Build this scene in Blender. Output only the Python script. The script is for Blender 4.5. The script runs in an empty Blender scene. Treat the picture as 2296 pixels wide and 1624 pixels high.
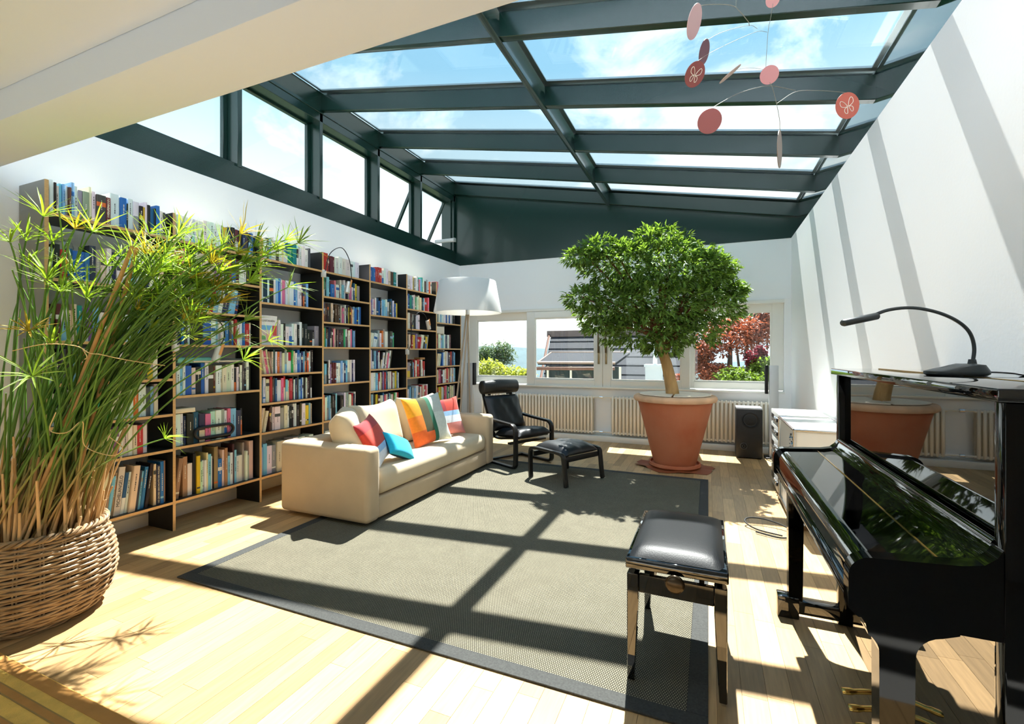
import bpy, bmesh, math, random
from mathutils import Vector, Matrix
R = random.Random(7)
PI = math.pi
S = bpy.context.scene
C = S.collection

# ---------------------------------------------------------------- camera
cam_d = bpy.data.cameras.new('camera')
cam = bpy.data.objects.new('camera', cam_d); C.objects.link(cam)
cam.location = (0, 0, 1.4)
cam.rotation_euler = (PI/2, 0, math.radians(22.952))
cam_d.sensor_width = 36.0
cam_d.lens = 36.0*1039.0/2296.0
cam_d.shift_y = -19.0/2296.0
cam_d.clip_start = 0.02; cam_d.clip_end = 6000
S.camera = cam

# ---------------------------------------------------------------- colour management
S.view_settings.view_transform = 'Standard'
S.view_settings.look = 'None'
S.view_settings.gamma = 1.0
S.view_settings.use_curve_mapping = False
S.view_settings.exposure = 1.47
try:
    S.cycles.use_denoising = True
    S.cycles.max_bounces = 7; S.cycles.diffuse_bounces = 5; S.cycles.glossy_bounces = 3
    S.cycles.transmission_bounces = 2; S.cycles.transparent_max_bounces = 14
    S.cycles.use_adaptive_sampling = True; S.cycles.adaptive_threshold = 0.05; S.cycles.use_light_tree = False
    S.cycles.sample_clamp_indirect = 8.0
    S.cycles.caustics_reflective = False; S.cycles.caustics_refractive = False
except Exception: pass

def lin(c):
    return tuple(((x/255.0)/12.92 if x/255.0 <= 0.04045 else ((x/255.0+0.055)/1.055)**2.4) for x in c)

# ---------------------------------------------------------------- world: blue sky with drifting white cloud
W = bpy.data.worlds.new('sky'); S.world = W; W.use_nodes = True
nt = W.node_tree; nt.nodes.clear()
def N(t, **k):
    n = nt.nodes.new(t)
    for a, b in k.items(): setattr(n, a, b)
    return n
L = nt.links.new
tc = N('ShaderNodeTexCoord'); sep = N('ShaderNodeSeparateXYZ'); L(tc.outputs['Generated'], sep.inputs[0])
ramp = N('ShaderNodeValToRGB'); L(sep.outputs['Z'], ramp.inputs[0])
e = ramp.color_ramp.elements
e[0].position = 0.0; e[0].color = (1.7, 1.75, 1.78, 1)
e[1].position = 0.95; e[1].color = (0.10, 0.22, 0.38, 1)
m1 = ramp.color_ramp.elements.new(0.30); m1.color = (0.44, 0.55, 0.59, 1)
m0 = ramp.color_ramp.elements.new(0.12); m0.color = (0.95, 1.02, 1.05, 1)
m2 = ramp.color_ramp.elements.new(0.52); m2.color = (0.165, 0.32, 0.44, 1)
add = N('ShaderNodeMath', operation='ADD'); L(sep.outputs['Z'], add.inputs[0]); add.inputs[1].default_value = 0.35
mx = N('ShaderNodeMath', operation='MAXIMUM'); L(add.outputs[0], mx.inputs[0]); mx.inputs[1].default_value = 0.12
dv = N('ShaderNodeVectorMath', operation='DIVIDE'); L(tc.outputs['Generated'], dv.inputs[0])
cmb = N('ShaderNodeCombineXYZ')
for i in range(3): L(mx.outputs[0], cmb.inputs[i])
L(cmb.outputs[0], dv.inputs[1])
no = N('ShaderNodeTexNoise'); L(dv.outputs[0], no.inputs['Vector'])
no.inputs['Scale'].default_value = 2.6; no.inputs['Detail'].default_value = 9; no.inputs['Roughness'].default_value = 0.60; no.inputs['Distortion'].default_value = 0.35
ma = N('ShaderNodeMath', operation='MULTIPLY_ADD'); L(sep.outputs['Z'], ma.inputs[0]); ma.inputs[1].default_value = -0.32; ma.inputs[2].default_value = 0.13
sm = N('ShaderNodeMath', operation='ADD'); L(no.outputs['Fac'], sm.inputs[0]); L(ma.outputs[0], sm.inputs[1])
cr = N('ShaderNodeValToRGB'); L(sm.outputs[0], cr.inputs[0])
cr.color_ramp.elements[0].position = 0.48; cr.color_ramp.elements[0].color = (0, 0, 0, 1)
cr.color_ramp.elements[1].position = 0.66; cr.color_ramp.elements[1].color = (1, 1, 1, 1)
mixc = N('ShaderNodeMix', data_type='RGBA'); L(cr.outputs[0], mixc.inputs['Factor']); L(ramp.outputs[0], mixc.inputs['A'])
mixc.inputs['B'].default_value = (0.74, 0.78, 0.76, 1)
bg = N('ShaderNodeBackground'); L(mixc.outputs['Result'], bg.inputs['Color']); bg.inputs['Strength'].default_value = 1.0
wo = N('ShaderNodeOutputWorld'); L(bg.outputs[0], wo.inputs[0])

# ---------------------------------------------------------------- sun (shines in from beyond the window wall, slightly from the bookcase side)
sd = bpy.data.lights.new('sun', 'SUN'); sun = bpy.data.objects.new('sun', sd); C.objects.link(sun)
sd.energy = 7.6; sd.angle = math.radians(0.6); sd.color = (1.0, 0.985, 0.955)
sun.rotation_euler = Vector((0.060, -0.55, -1.0)).to_track_quat('-Z', 'Y').to_euler()
sun.location = (0, 8, 14)

# ================================================================= helpers
WO = {}            # world offset of objects whose meshes were given in world coordinates
class MB:
    def __init__(s): s.v = []; s.f = []; s.m = []; s.c = []
    def add(s, vs, fs, mi=0, col=None):
        o = len(s.v); s.v.extend([tuple(p) for p in vs])
        for f in fs: s.f.append(tuple(i+o for i in f)); s.m.append(mi); s.c.append(col)
        return s
    def box(s, x0, x1, y0, y1, z0, z1, mi=0, col=None, M=None):
        vs = [(x0,y0,z0),(x1,y0,z0),(x1,y1,z0),(x0,y1,z0),(x0,y0,z1),(x1,y0,z1),(x1,y1,z1),(x0,y1,z1)]
        if M is not None: vs = [M @ Vector(p) for p in vs]
        return s.add(vs, [(0,3,2,1),(4,5,6,7),(0,1,5,4),(1,2,6,5),(2,3,7,6),(3,0,4,7)], mi, col)
    def prism(s, poly, ax, a0, a1, mi=0, M=None):
        # poly: 2-D points; ax: extrusion axis ('x': poly is (y,z), 'y': (x,z), 'z': (x,y))
        def p3(p, a):
            return {'x': (a, p[0], p[1]), 'y': (p[0], a, p[1]), 'z': (p[0], p[1], a)}[ax]
        n = len(poly); vs = [p3(p, a0) for p in poly] + [p3(p, a1) for p in poly]
        if M is not None: vs = [M @ Vector(p) for p in vs]
        fs = [tuple(range(n))[::-1], tuple(range(n, 2*n))] + [(i, (i+1) % n, n+(i+1) % n, n+i) for i in range(n)]
        return s.add(vs, fs, mi)
    def tube(s, pts, r, n=8, mi=0, caps=True, closed=False, flat=None, col=None):
        pts = [Vector(p) for p in pts]; k = len(pts)
        rs = r if isinstance(r, (list, tuple)) else [r]*k
        T = []
        for i in range(k):
            a = pts[(i-1) % k] if (closed or i > 0) else pts[i]
            b = pts[(i+1) % k] if (closed or i < k-1) else pts[i]
            t = (b-a); T.append(t.normalized() if t.length > 1e-9 else Vector((0,0,1)))
        up = Vector((0,0,1)) if abs(T[0].z) < 0.9 else Vector((1,0,0))
        nrm = (up - T[0]*up.dot(T[0])).normalized(); vs = []
        for i in range(k):
            if i: nrm = nrm - T[i]*nrm.dot(T[i]); nrm = nrm.normalized() if nrm.length > 1e-6 else T[i].orthogonal().normalized()
            bn = T[i].cross(nrm)
            for j in range(n):
                a = 2*PI*j/n; q = flat if flat else 1.0
                vs.append(pts[i] + (nrm*math.cos(a)*q + bn*math.sin(a))*rs[i])
        fs = []
        for i in range(k if closed else k-1):
            i2 = (i+1) % k
            for j in range(n): fs.append((i*n+j, i*n+(j+1) % n, i2*n+(j+1) % n, i2*n+j))
        if caps and not closed:
            fs.append(tuple(range(n))[::-1]); fs.append(tuple((k-1)*n+j for j in range(n)))
        return s.add(vs, fs, mi, col)
    def lathe(s, prof, n=32, c=(0,0,0), mi=0, wob=None, caps=True):
        vs = []; k = len(prof)
        for r, z in prof:
            for j in range(n):
                a = 2*PI*j/n; rr = r*(wob(a, z) if wob else 1)
                vs.append((c[0]+rr*math.cos(a), c[1]+rr*math.sin(a), c[2]+z))
        fs = [(i*n+j, i*n+(j+1) % n, (i+1)*n+(j+1) % n, (i+1)*n+j) for i in range(k-1) for j in range(n)]
        if caps and prof[0][0] > 1e-4: fs.append(tuple(range(n))[::-1])
        if caps and prof[-1][0] > 1e-4: fs.append(tuple((k-1)*n+j for j in range(n)))
        return s.add(vs, fs, mi)
    def build(s, name, mats=None, parent=None, local=False, bevel=0, seg=2, smooth=False, ang=40, origin=None, M=None):
        vs = s.v
        if M is not None: vs = [tuple(M @ Vector(p)) for p in vs]
        off = Vector((0,0,0))
        if parent is None:
            if origin is None:
                xs = [p[0] for p in vs]; ys = [p[1] for p in vs]; zs = [p[2] for p in vs]
                origin = ((min(xs)+max(xs))/2, (min(ys)+max(ys))/2, min(zs))
            off = Vector(origin); vs = [(p[0]-off.x, p[1]-off.y, p[2]-off.z) for p in vs]
        me = bpy.data.meshes.new(name); me.from_pydata(vs, [], s.f)
        if any(s.m): me.polygons.foreach_set('material_index', s.m)
        if any(c is not None for c in s.c):
            at = me.color_attributes.new('Col', 'FLOAT_COLOR', 'CORNER'); buf = []
            for p, c in zip(me.polygons, s.c):
                c = c or (1,1,1)
                for _ in range(p.loop_total): buf.extend((c[0], c[1], c[2], 1.0))
            at.data.foreach_set('color', buf)
        bm = bmesh.new(); bm.from_mesh(me)
        if bevel:
            bmesh.ops.recalc_face_normals(bm, faces=bm.faces)
            eds = [ed for ed in bm.edges if len(ed.link_faces) == 2 and ed.calc_face_angle(0) > math.radians(30)]
            bmesh.ops.bevel(bm, geom=eds, offset=bevel, segments=seg, affect='EDGES', profile=0.5, clamp_overlap=True)
        else:
            bmesh.ops.recalc_face_normals(bm, faces=bm.faces)
        bm.to_mesh(me); bm.free()
        if smooth or bevel:
            me.polygons.foreach_set('use_smooth', [True]*len(me.polygons))
            me.set_sharp_from_angle(angle=math.radians(ang))
        return place(name, me, mats, parent, local, off)
def place(name, me, mats, parent=None, local=False, off=None):
    if mats is not None:
        for m in (mats if isinstance(mats, (list, tuple)) else [mats]): me.materials.append(m)
    o = bpy.data.objects.new(name, me); C.objects.link(o)
    if parent is None:
        o.location = off or (0,0,0); WO[o.name] = Vector(o.location)
    else:
        o.parent = parent
        if local: WO[o.name] = Vector((0,0,0))
        else: o.location = -WO[parent.name]; WO[o.name] = Vector((0,0,0))
    return o
def thing(name, label, cat, loc=(0,0,0), rz=0, group=None, kind=None):
    o = bpy.data.objects.new(name, None); C.objects.link(o); o.empty_display_size = 0.1
    o.location = loc; o.rotation_euler = (0,0,rz); WO[o.name] = Vector(loc)
    o['label'] = label
    if cat: o['category'] = cat
    if group: o['group'] = group
    if kind: o['kind'] = kind
    return o
def tag(o, label, cat, group=None, kind=None):
    o['label'] = label
    if cat: o['category'] = cat
    if group: o['group'] = group
    if kind: o['kind'] = kind
    return o
def struct(o, label=None):
    o['kind'] = 'structure'
    if label: o['label'] = label
    return o
def dup(root, loc, rz, label, group=None):
    r = root.copy(); C.objects.link(r); r.location = loc; r.rotation_euler = (0,0,rz); r['label'] = label; WO[r.name] = Vector(loc)
    if group: r['group'] = group
    for ch in root.children:
        c = ch.copy(); C.objects.link(c); c.parent = r
        for g in ch.children:
            d = g.copy(); C.objects.link(d); d.parent = c
    return r
def arc(c, r, a0, a1, n):          # 2-D points
    return [(c[0]+r*math.cos(a0+(a1-a0)*i/n), c[1]+r*math.sin(a0+(a1-a0)*i/n)) for i in range(n+1)]
def bez(p0, p1, p2, p3, n):
    P = [Vector(p) for p in (p0,p1,p2,p3)]; out = []
    for i in range(n+1):
        t = i/n; u = 1-t; out.append(P[0]*u**3+P[1]*3*u*u*t+P[2]*3*u*t*t+P[3]*t**3)
    return out
def smoothpath(pts, sub=6):
    P = [Vector(p) for p in pts]; out = []
    for i in range(len(P)-1):
        a = P[i-1] if i else P[i]*2-P[i+1]; b = P[i]; c = P[i+1]; d = P[i+2] if i+2 < len(P) else P[i+1]*2-P[i]
        for k in range(sub):
            t = k/sub
            out.append(0.5*((2*b)+(c-a)*t+(2*a-5*b+4*c-d)*t*t+(3*b-a-3*c+d)*t**3))
    out.append(P[-1]); return out

# ================================================================= materials
MATS = {}
def M(name, rgb=(200,200,200), rough=0.5, metal=0.0, var=0.0, vscale=6.0, bump=0.0, bscale=80.0, spec=0.5, stretch=None,
      coat=0.0, ior=1.45, attr=False, rnd=0.0, island=0.0, trans=0.0, sheen=0.0, tcol=(1.25,1.35,0.55), emit=None, estr=0.0, rgb2=None, alpha=None, coordobj=False):
    if name in MATS: return MATS[name]
    m = bpy.data.materials.new(name); m.use_nodes = True; t = m.node_tree; b = t.nodes['Principled BSDF']; lk = t.links.new
    col = lin(rgb)
    b.inputs['Base Color'].default_value = (*col, 1); b.inputs['Roughness'].default_value = rough; b.inputs['Metallic'].default_value = metal
    b.inputs['IOR'].default_value = ior; b.inputs['Specular IOR Level'].default_value = spec
    if coat: b.inputs['Coat Weight'].default_value = coat; b.inputs['Coat Roughness'].default_value = 0.03
    if sheen: b.inputs['Sheen Weight'].default_value = sheen
    if emit: b.inputs['Emission Color'].default_value = (*lin(emit), 1); b.inputs['Emission Strength'].default_value = estr
    src = None
    if attr:
        a = t.nodes.new('ShaderNodeAttribute'); a.attribute_name = 'Col'; src = a.outputs['Color']
    vec = None
    def coords():
        nonlocal vec
        if vec is None:
            if coordobj: g = t.nodes.new('ShaderNodeTexCoord'); vec = g.outputs['Object']
            else: g = t.nodes.new('ShaderNodeNewGeometry'); vec = g.outputs['Position']
            if stretch:
                mp = t.nodes.new('ShaderNodeMapping'); mp.inputs['Scale'].default_value = stretch; lk(vec, mp.inputs['Vector']); vec = mp.outputs[0]
        return vec
    fac = None
    if var or rgb2:
        n = t.nodes.new('ShaderNodeTexNoise'); lk(coords(), n.inputs['Vector']); n.inputs['Scale'].default_value = vscale; n.inputs['Detail'].default_value = 5
        mr = t.nodes.new('ShaderNodeMapRange'); lk(n.outputs['Fac'], mr.inputs[0]); mr.inputs[1].default_value = 0.3; mr.inputs[2].default_value = 0.7
        fac = mr.outputs[0]
        if rgb2:
            mc = t.nodes.new('ShaderNodeMix'); mc.data_type = 'RGBA'; lk(fac, mc.inputs['Factor'])
            if src: lk(src, mc.inputs['A'])
            else: mc.inputs['A'].default_value = (*col, 1)
            mc.inputs['B'].default_value = (*lin(rgb2), 1); src = mc.outputs['Result']
        if var:
            mr2 = t.nodes.new('ShaderNodeMapRange'); lk(n.outputs['Fac'], mr2.inputs[0]); mr2.inputs[1].default_value = 0.3; mr2.inputs[2].default_value = 0.7
            mr2.inputs[3].default_value = 1-var; mr2.inputs[4].default_value = 1+var
            src = scale_col(t, src, col, mr2.outputs[0])
    if rnd:
        oi = t.nodes.new('ShaderNodeObjectInfo'); mr3 = t.nodes.new('ShaderNodeMapRange'); lk(oi.outputs['Random'], mr3.inputs[0])
        mr3.inputs[3].default_value = 1-rnd; mr3.inputs[4].default_value = 1+rnd; src = scale_col(t, src, col, mr3.outputs[0])
    if island:
        gi = t.nodes.new('ShaderNodeNewGeometry'); mr4 = t.nodes.new('ShaderNodeMapRange'); lk(gi.outputs['Random Per Island'], mr4.inputs[0])
        mr4.inputs[3].default_value = 1-island; mr4.inputs[4].default_value = 1+island; src = scale_col(t, src, col, mr4.outputs[0])
    if src: lk(src, b.inputs['Base Color'])
    if bump:
        n2 = t.nodes.new('ShaderNodeTexNoise'); lk(coords(), n2.inputs['Vector']); n2.inputs['Scale'].default_value = bscale; n2.inputs['Detail'].default_value = 3
        bp = t.nodes.new('ShaderNodeBump'); bp.inputs['Strength'].default_value = bump; bp.inputs['Distance'].default_value = 0.01
        lk(n2.outputs['Fac'], bp.inputs['Height']); lk(bp.outputs[0], b.inputs['Normal'])
    if trans:      # leaf-like translucency
        tr = t.nodes.new('ShaderNodeBsdfTranslucent'); ms = t.nodes.new('ShaderNodeMixShader'); ms.inputs[0].default_value = trans
        sc = scale_rgb(t, src, col, tcol); lk(sc, tr.inputs['Color'])
        out = t.nodes['Material Output']; lk(b.outputs[0], ms.inputs[1]); lk(tr.outputs[0], ms.inputs[2]); lk(ms.outputs[0], out.inputs[0])
    MATS[name] = m; return m
def scale_col(t, src, col, f):
    mm = t.nodes.new('ShaderNodeVectorMath'); mm.operation = 'SCALE'
    if src: t.links.new(src, mm.inputs[0])
    else: mm.inputs[0].default_value = col
    t.links.new(f, mm.inputs['Scale']); return mm.outputs[0]
def scale_rgb(t, src, col, k):
    mm = t.nodes.new('ShaderNodeVectorMath'); mm.operation = 'MULTIPLY'
    if src: t.links.new(src, mm.inputs[0])
    else: mm.inputs[0].default_value = col
    mm.inputs[1].default_value = k; return mm.outputs[0]
def glass(name, tint=(0.93,0.97,0.96), refl=0.9, base=0.035):
    if name in MATS: return MATS[name]
    m = bpy.data.materials.new(name); m.use_nodes = True; t = m.node_tree; t.nodes.clear(); lk = t.links.new
    tr = t.nodes.new('ShaderNodeBsdfTransparent'); tr.inputs[0].default_value = (*tint, 1)
    gl = t.nodes.new('ShaderNodeBsdfGlossy'); gl.inputs['Roughness'].default_value = 0.0
    lw = t.nodes.new('ShaderNodeLayerWeight'); lw.inputs['Blend'].default_value = 0.5
    pw = t.nodes.new('ShaderNodeMath'); pw.operation = 'POWER'; lk(lw.outputs['Facing'], pw.inputs[0]); pw.inputs[1].default_value = 5
    ml = t.nodes.new('ShaderNodeMath'); ml.operation = 'MULTIPLY_ADD'; lk(pw.outputs[0], ml.inputs[0]); ml.inputs[1].default_value = refl; ml.inputs[2].default_value = base
    ms = t.nodes.new('ShaderNodeMixShader'); lk(ml.outputs[0], ms.inputs[0]); lk(tr.outputs[0], ms.inputs[1]); lk(gl.outputs[0], ms.inputs[2])
    out = t.nodes.new('ShaderNodeOutputMaterial'); lk(ms.outputs[0], out.inputs[0])
    MATS[name] = m; return m
WALL = M('white_plaster', (246,246,245), 0.85, bump=0.03, bscale=55)
CEIL = M('ceiling_white_cooled', (229,239,255), 0.9)  # bluish tint put into the white to offset warm light bounced off the floor
GREEN = M('green_coated_steel', (17,48,41), 0.27, spec=0.6, coat=0.12, ior=1.5)
GREENG = M('green_gloss_steel', (20,52,42), 0.10, spec=0.9, coat=1.0, ior=1.9)
FRAME = M('white_lacquer_frame', (236,234,226), 0.35)
ALU = M('grey_aluminium', (150,165,172), 0.35, metal=0.6)
GLR = glass('roof_glass', (0.955,0.97,0.963)); GLW = glass('window_glass', (0.95,0.975,0.97))
BLACKP = M('black_piano_lacquer', (3,3,3), 0.02, spec=0.5, ior=1.75, coat=0.3)
BLACKE = M('black_lacquer_end', (2,2,2), 0.04, spec=0.5, ior=1.33)
BLACKM = M('black_lacquer_mirror', (3,3,3), 0.015, spec=0.5, ior=2.7)
BLACK = M('black_satin', (20,20,20), 0.4); LEATHER = M('black_leather', (14,15,17), 0.38, bump=0.15, bscale=220)
CHROME = M('chrome', (225,225,225), 0.12, metal=1.0); BRASS = M('brass', (205,165,85), 0.2, metal=1.0)
PLY = M('plywood_edge', (205,165,110), 0.5, var=0.12, vscale=30, stretch=(1,1,8)); FILM = M('black_film_board', (30,30,29), 0.42)
# ================================================================= the room
def wood_mat(name, rnd, isl):
    m = M(name, (184,149,102), 0.40, rnd=rnd, island=isl, var=0.14, vscale=5, stretch=(14,1.0,1), bump=0.03, bscale=60)
    return m
OAK = wood_mat('oak_strip', 0.27, 0.0); OAKS = wood_mat('oak_strip_far', 0.0, 0.27)
JOINT = M('floor_joint', (120,85,50), 0.7)
floor = struct(MB().box(-4.22, 3.2, -3.2, 1.12, -0.08, -0.004).box(-4.22, 1.07, 1.12, 7.5, -0.08, -0.004).build('floor', JOINT), 'pale oak strip parquet floor')
pw = 0.0945; strips = []
BOUNCE_CARPET = M('pale_grey_bounce_carpet', (196,194,190), 0.95)
MB().box(-4.2, 3.19, -3.19, 0.50, -0.004, 0.0).build('bounce_carpet', BOUNCE_CARPET, floor)  # unseen pale carpet added around the viewer to bounce neutral light upward
x = -4.22; col = 0
while x < 1.07-0.02:
    x1 = min(x+pw, 1.07); y = 0.5 + R.uniform(-0.9, 0)
    while y < 7.5:
        ln = R.uniform(0.55, 1.15); y0 = max(y, 0.5); y1 = min(y+ln, 7.5)
        if y1-y0 > 0.05: strips.append((x, x1, y0, y1))
        y += ln
    x = x1; col += 1
TH = math.radians(22.952)
def depth(x, y): return -x*math.sin(TH)+y*math.cos(TH)
def inview(x, y, z=0):
    d = depth(x, y)
    if d < 0.3: return False
    u = 1148+1039*(x*math.cos(TH)+y*math.sin(TH))/d; v = 793-1039*(z-1.4)/d
    return -60 < u < 2360 and -60 < v < 1700
def seen_area(s):
    xm = (s[0]+s[1])/2; ym = (s[2]+s[3])/2
    if -3.05 < xm < 0 and 1.85 < ym < 5.54: return 0
    if not (inview(xm, s[2]) or inview(xm, ym) or inview(xm, s[3])): return 0
    d = max(depth(xm, ym), 0.6); return (s[1]-s[0])*(s[3]-s[2])/d**3
strips.sort(key=seen_area, reverse=True)
unit = MB().box(-0.5, 0.5, -0.5, 0.5, -1, 0)
ume = bpy.data.meshes.new('plank'); ume.from_pydata(unit.v, [], unit.f); ume.materials.append(OAK)
g = 0.0007
for (a, b, c, d) in strips[:300]:
    o = bpy.data.objects.new('plank', ume); C.objects.link(o); o.parent = floor
    o.location = Vector(((a+b)/2, (c+d)/2, 0.0)) - WO[floor.name]; o.scale = (b-a-2*g, d-c-2*g, 0.004)
rest = MB()
for (a, b, c, d) in strips[300:]: rest.box(a+g, b-g, c+g, d-g, -0.004, 0.0)
ro = rest.build('planks', OAKS, floor); ro['kind'] = 'stuff'

ZT = 3.02                       # top of the white walls
struct(MB().box(-4.55, -4.22, -3.2, 7.75, -0.08, ZT).build('wall_left', WALL), 'white wall behind the bookcase')
wb = MB()
wb.box(-4.22, 1.07, 7.5, 7.75, -0.08, 0.86); wb.box(-4.22, 1.07, 7.5, 7.75, 2.16, ZT)
wb.box(-4.22, -4.05, 7.5, 7.75, 0.86, 2.16); wb.box(0.985, 1.07, 7.5, 7.75, 0.86, 2.16)
struct(wb.build('wall_back', WALL), 'white wall with the window band')
struct(MB().box(1.07, 1.30, 1.12, 7.75, -0.08, ZT).build('wall_right', WALL), 'white wall striped by beam shadows')
struct(MB().box(-4.20, 1.05, 7.488, 7.499, 2.17, 2.45).build('trim_1', WALL), 'white shutter box panel over the windows')
struct(MB().box(-4.219, -4.195, 1.2, 7.49, 0.0, 0.10).box(-4.219,-4.205,1.2,7.49,0.1,0.19).build('baseboard_left', FRAME, bevel=0.003), 'white skirting under the bookcase')
struct(MB().box(-4.19, 1.06, 7.47, 7.499, 0.0, 0.10).build('baseboard_back', FRAME, bevel=0.003), 'white skirting below the radiators')
# room behind the camera: flat ceiling, downstand beam, glazed front wall
struct(MB().box(1.30, 3.2, 1.12, 1.3, -0.08, 2.7).box(3.2, 3.4, -3.4, 1.3, -0.08, 2.7).build('wall_side', WALL), 'white walls of the room beside the viewer')
struct(MB().box(-4.55, 3.4, -3.4, 1.118, 2.70, 2.95).build('ceiling', CEIL), 'flat white ceiling beside the skylight')
struct(MB().box(-4.55, 1.30, 1.12, 1.40, 2.55, 5.1).build('trim_2', CEIL, bevel=0.004), 'white downstand beam at the edge of the skylight')
wf = MB()
wf.box(-4.55, 3.4, -3.4, -3.2, -0.08, 0.35); wf.box(-4.55, 3.4, -3.4, -3.2, 2.4, 2.70)
wf.box(-4.55, -3.0, -3.4, -3.2, 0.35, 2.4); wf.box(-0.3, 3.4, -3.4, -3.2, 0.35, 2.4)
struct(wf.build('wall_front', WALL), 'white wall behind the viewer')
w5 = thing('window_5', 'wide window behind the viewer', None, (-1.6,-3.3,0.35), kind='structure')
fr = MB()
for xx in (-3.0, -1.68, -0.36): fr.box(xx, xx+0.06, -3.34, -3.26, 0.35, 2.4)
fr.box(-3.0, -0.3, -3.34, -3.26, 0.35, 0.41); fr.box(-3.0, -0.3, -3.34, -3.26, 2.34, 2.4)
fr.build('frame', FRAME, w5)
MB().box(-2.94, -1.68, -3.305, -3.295, 0.41, 2.34).build('pane', GLW, w5)
MB().box(-1.62, -0.36, -3.305, -3.295, 0.41, 2.34).build('pane', GLW, w5)

# ---- skylight: dark green steel roof with glass panes, sloping down to the right
zb = lambda X: 3.514-0.1898*X
XL, XR = -4.34, 1.16
YB = [2.185, 3.25, 4.308, 5.37, 6.43, 7.5]
sky = thing('skylight', 'dark green steel and glass skylight roof', None, (-1.6, 4.5, 3.3), kind='structure')
for k, Y in enumerate(YB):
    MB().prism([(XL, zb(XL)), (XR, zb(XR)), (XR, zb(XR)+0.19), (XL, zb(XL)+0.19)], 'y', Y-0.068, Y).build('beam', GREEN, sky, bevel=0.004, seg=1)
    c = MB().prism([(XL, zb(XL)+0.225), (XR, zb(XR)+0.225), (XR, zb(XR)+0.245), (XL, zb(XL)+0.245)], 'y', Y-0.085, Y+0.015)
    c.build('cap_strip', ALU, sky)
MB().prism([(-1.512, zb(-1.512)-0.012), (-1.452, zb(-1.452)-0.012), (-1.452, zb(-1.452)+0.19), (-1.512, zb(-1.512)+0.19)], 'y', 1.40, 7.5).build('purlin', GREEN, sky, bevel=0.003, seg=1)
MB().prism([(-1.535, zb(-1.53)+0.225), (-1.43, zb(-1.43)+0.225), (-1.43, zb(-1.43)+0.245), (-1.535, zb(-1.53)+0.245)], 'y', 1.40, 7.5).build('cap_strip', ALU, sky)
# edge beams along both long sides
MB().prism([(-4.56, 4.33), (-4.30, 4.335), (-4.275, zb(-4.3)+0.20), (-4.56, zb(-4.3)+0.27)], 'y', 1.40, 7.57).build('edge_beam', GREEN, sky)
MB().prism([(1.15, zb(1.15)-0.02), (1.32, zb(1.15)-0.02), (1.32, zb(1.15)+0.21), (1.15, zb(1.15)+0.21)], 'y', 1.40, 7.57).build('edge_beam', GREENG, sky)
MB().box(1.15, 1.30, 1.40, 7.57, ZT, zb(1.15)-0.02).build('side_rail', GREENG, sky)
MB().box(1.071, 1.155, 1.40, 7.5, ZT-0.02, ZT+0.001).build('ledge', WALL, sky)
# frames under the glass (grey seal strips) and panes
ys = [1.40]+YB
for k in range(len(ys)-1):
    y0, y1 = ys[k]+0.0, ys[k+1]-0.068
    for (a, b) in ((-4.27, -1.512), (-1.452, 1.15)):
        pane = MB().prism([(a, zb(a)+0.20), (b, zb(b)+0.20), (b, zb(b)+0.212), (a, zb(a)+0.212)], 'y', y0, y1).build('glass_pane', GLR, sky)
        s_ = MB()
        for (p, q) in ((a, a+0.035), (b-0.035, b)):
            s_.prism([(p, zb(p)+0.213), (q, zb(q)+0.213), (q, zb(q)+0.224), (p, zb(p)+0.224)], 'y', y0, y1)
        for (p, q) in ((y0, y0+0.03), (y1-0.045, y1)):
            s_.prism([(a, zb(a)+0.213), (b, zb(b)+0.213), (b, zb(b)+0.224), (a, zb(a)+0.224)], 'y', p, q)
        s_.build('seal_strip', ALU, pane)
# dark gable panel above the window wall, and the ledge above the white walls
MB().prism([(-4.56, ZT), (1.30, ZT), (1.30, zb(1.30)+0.24), (-4.56, zb(-4.56)+0.24)], 'y', 7.496, 7.57).build('gable_panel', GREEN, sky)
MB().box(-4.22, 1.07, 7.501, 7.57, ZT-0.02, ZT+0.001).build('ledge', WALL, sky)
# ---- clerestory windows over the bookcase
cl = thing('window_6', 'row of dark green clerestory windows above the bookcase', None, (-4.4, 4.5, ZT), kind='structure')
MB().box(-4.55, -4.31, 1.40, 7.57, ZT, 3.262).build('sill_rail', GREEN, cl, bevel=0.004, seg=1)
MB().box(-4.55, -4.335, 1.40, 7.57, 3.262, 3.30).build('sill_bead', GREEN, cl, bevel=0.004, seg=1)
MB().box(-4.55, -4.31, 1.40, 7.57, 4.20, 4.335).build('head_rail', GREEN, cl, bevel=0.004, seg=1)
MB().box(-4.33, -4.30, 1.40, 7.57, 4.30, 4.345).build('head_bead', GREEN, cl, bevel=0.003, seg=1)
mul = [y-0.07 for y in YB]
for y in mul: MB().box(-4.52, -4.31, y, y+0.05, 3.262, 4.32).build('mullion', GREEN, cl, bevel=0.003, seg=1)
MB().box(-4.55, -4.36, 7.40, 7.57, 3.262, 4.32).build('mullion', GREEN, cl)
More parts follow.
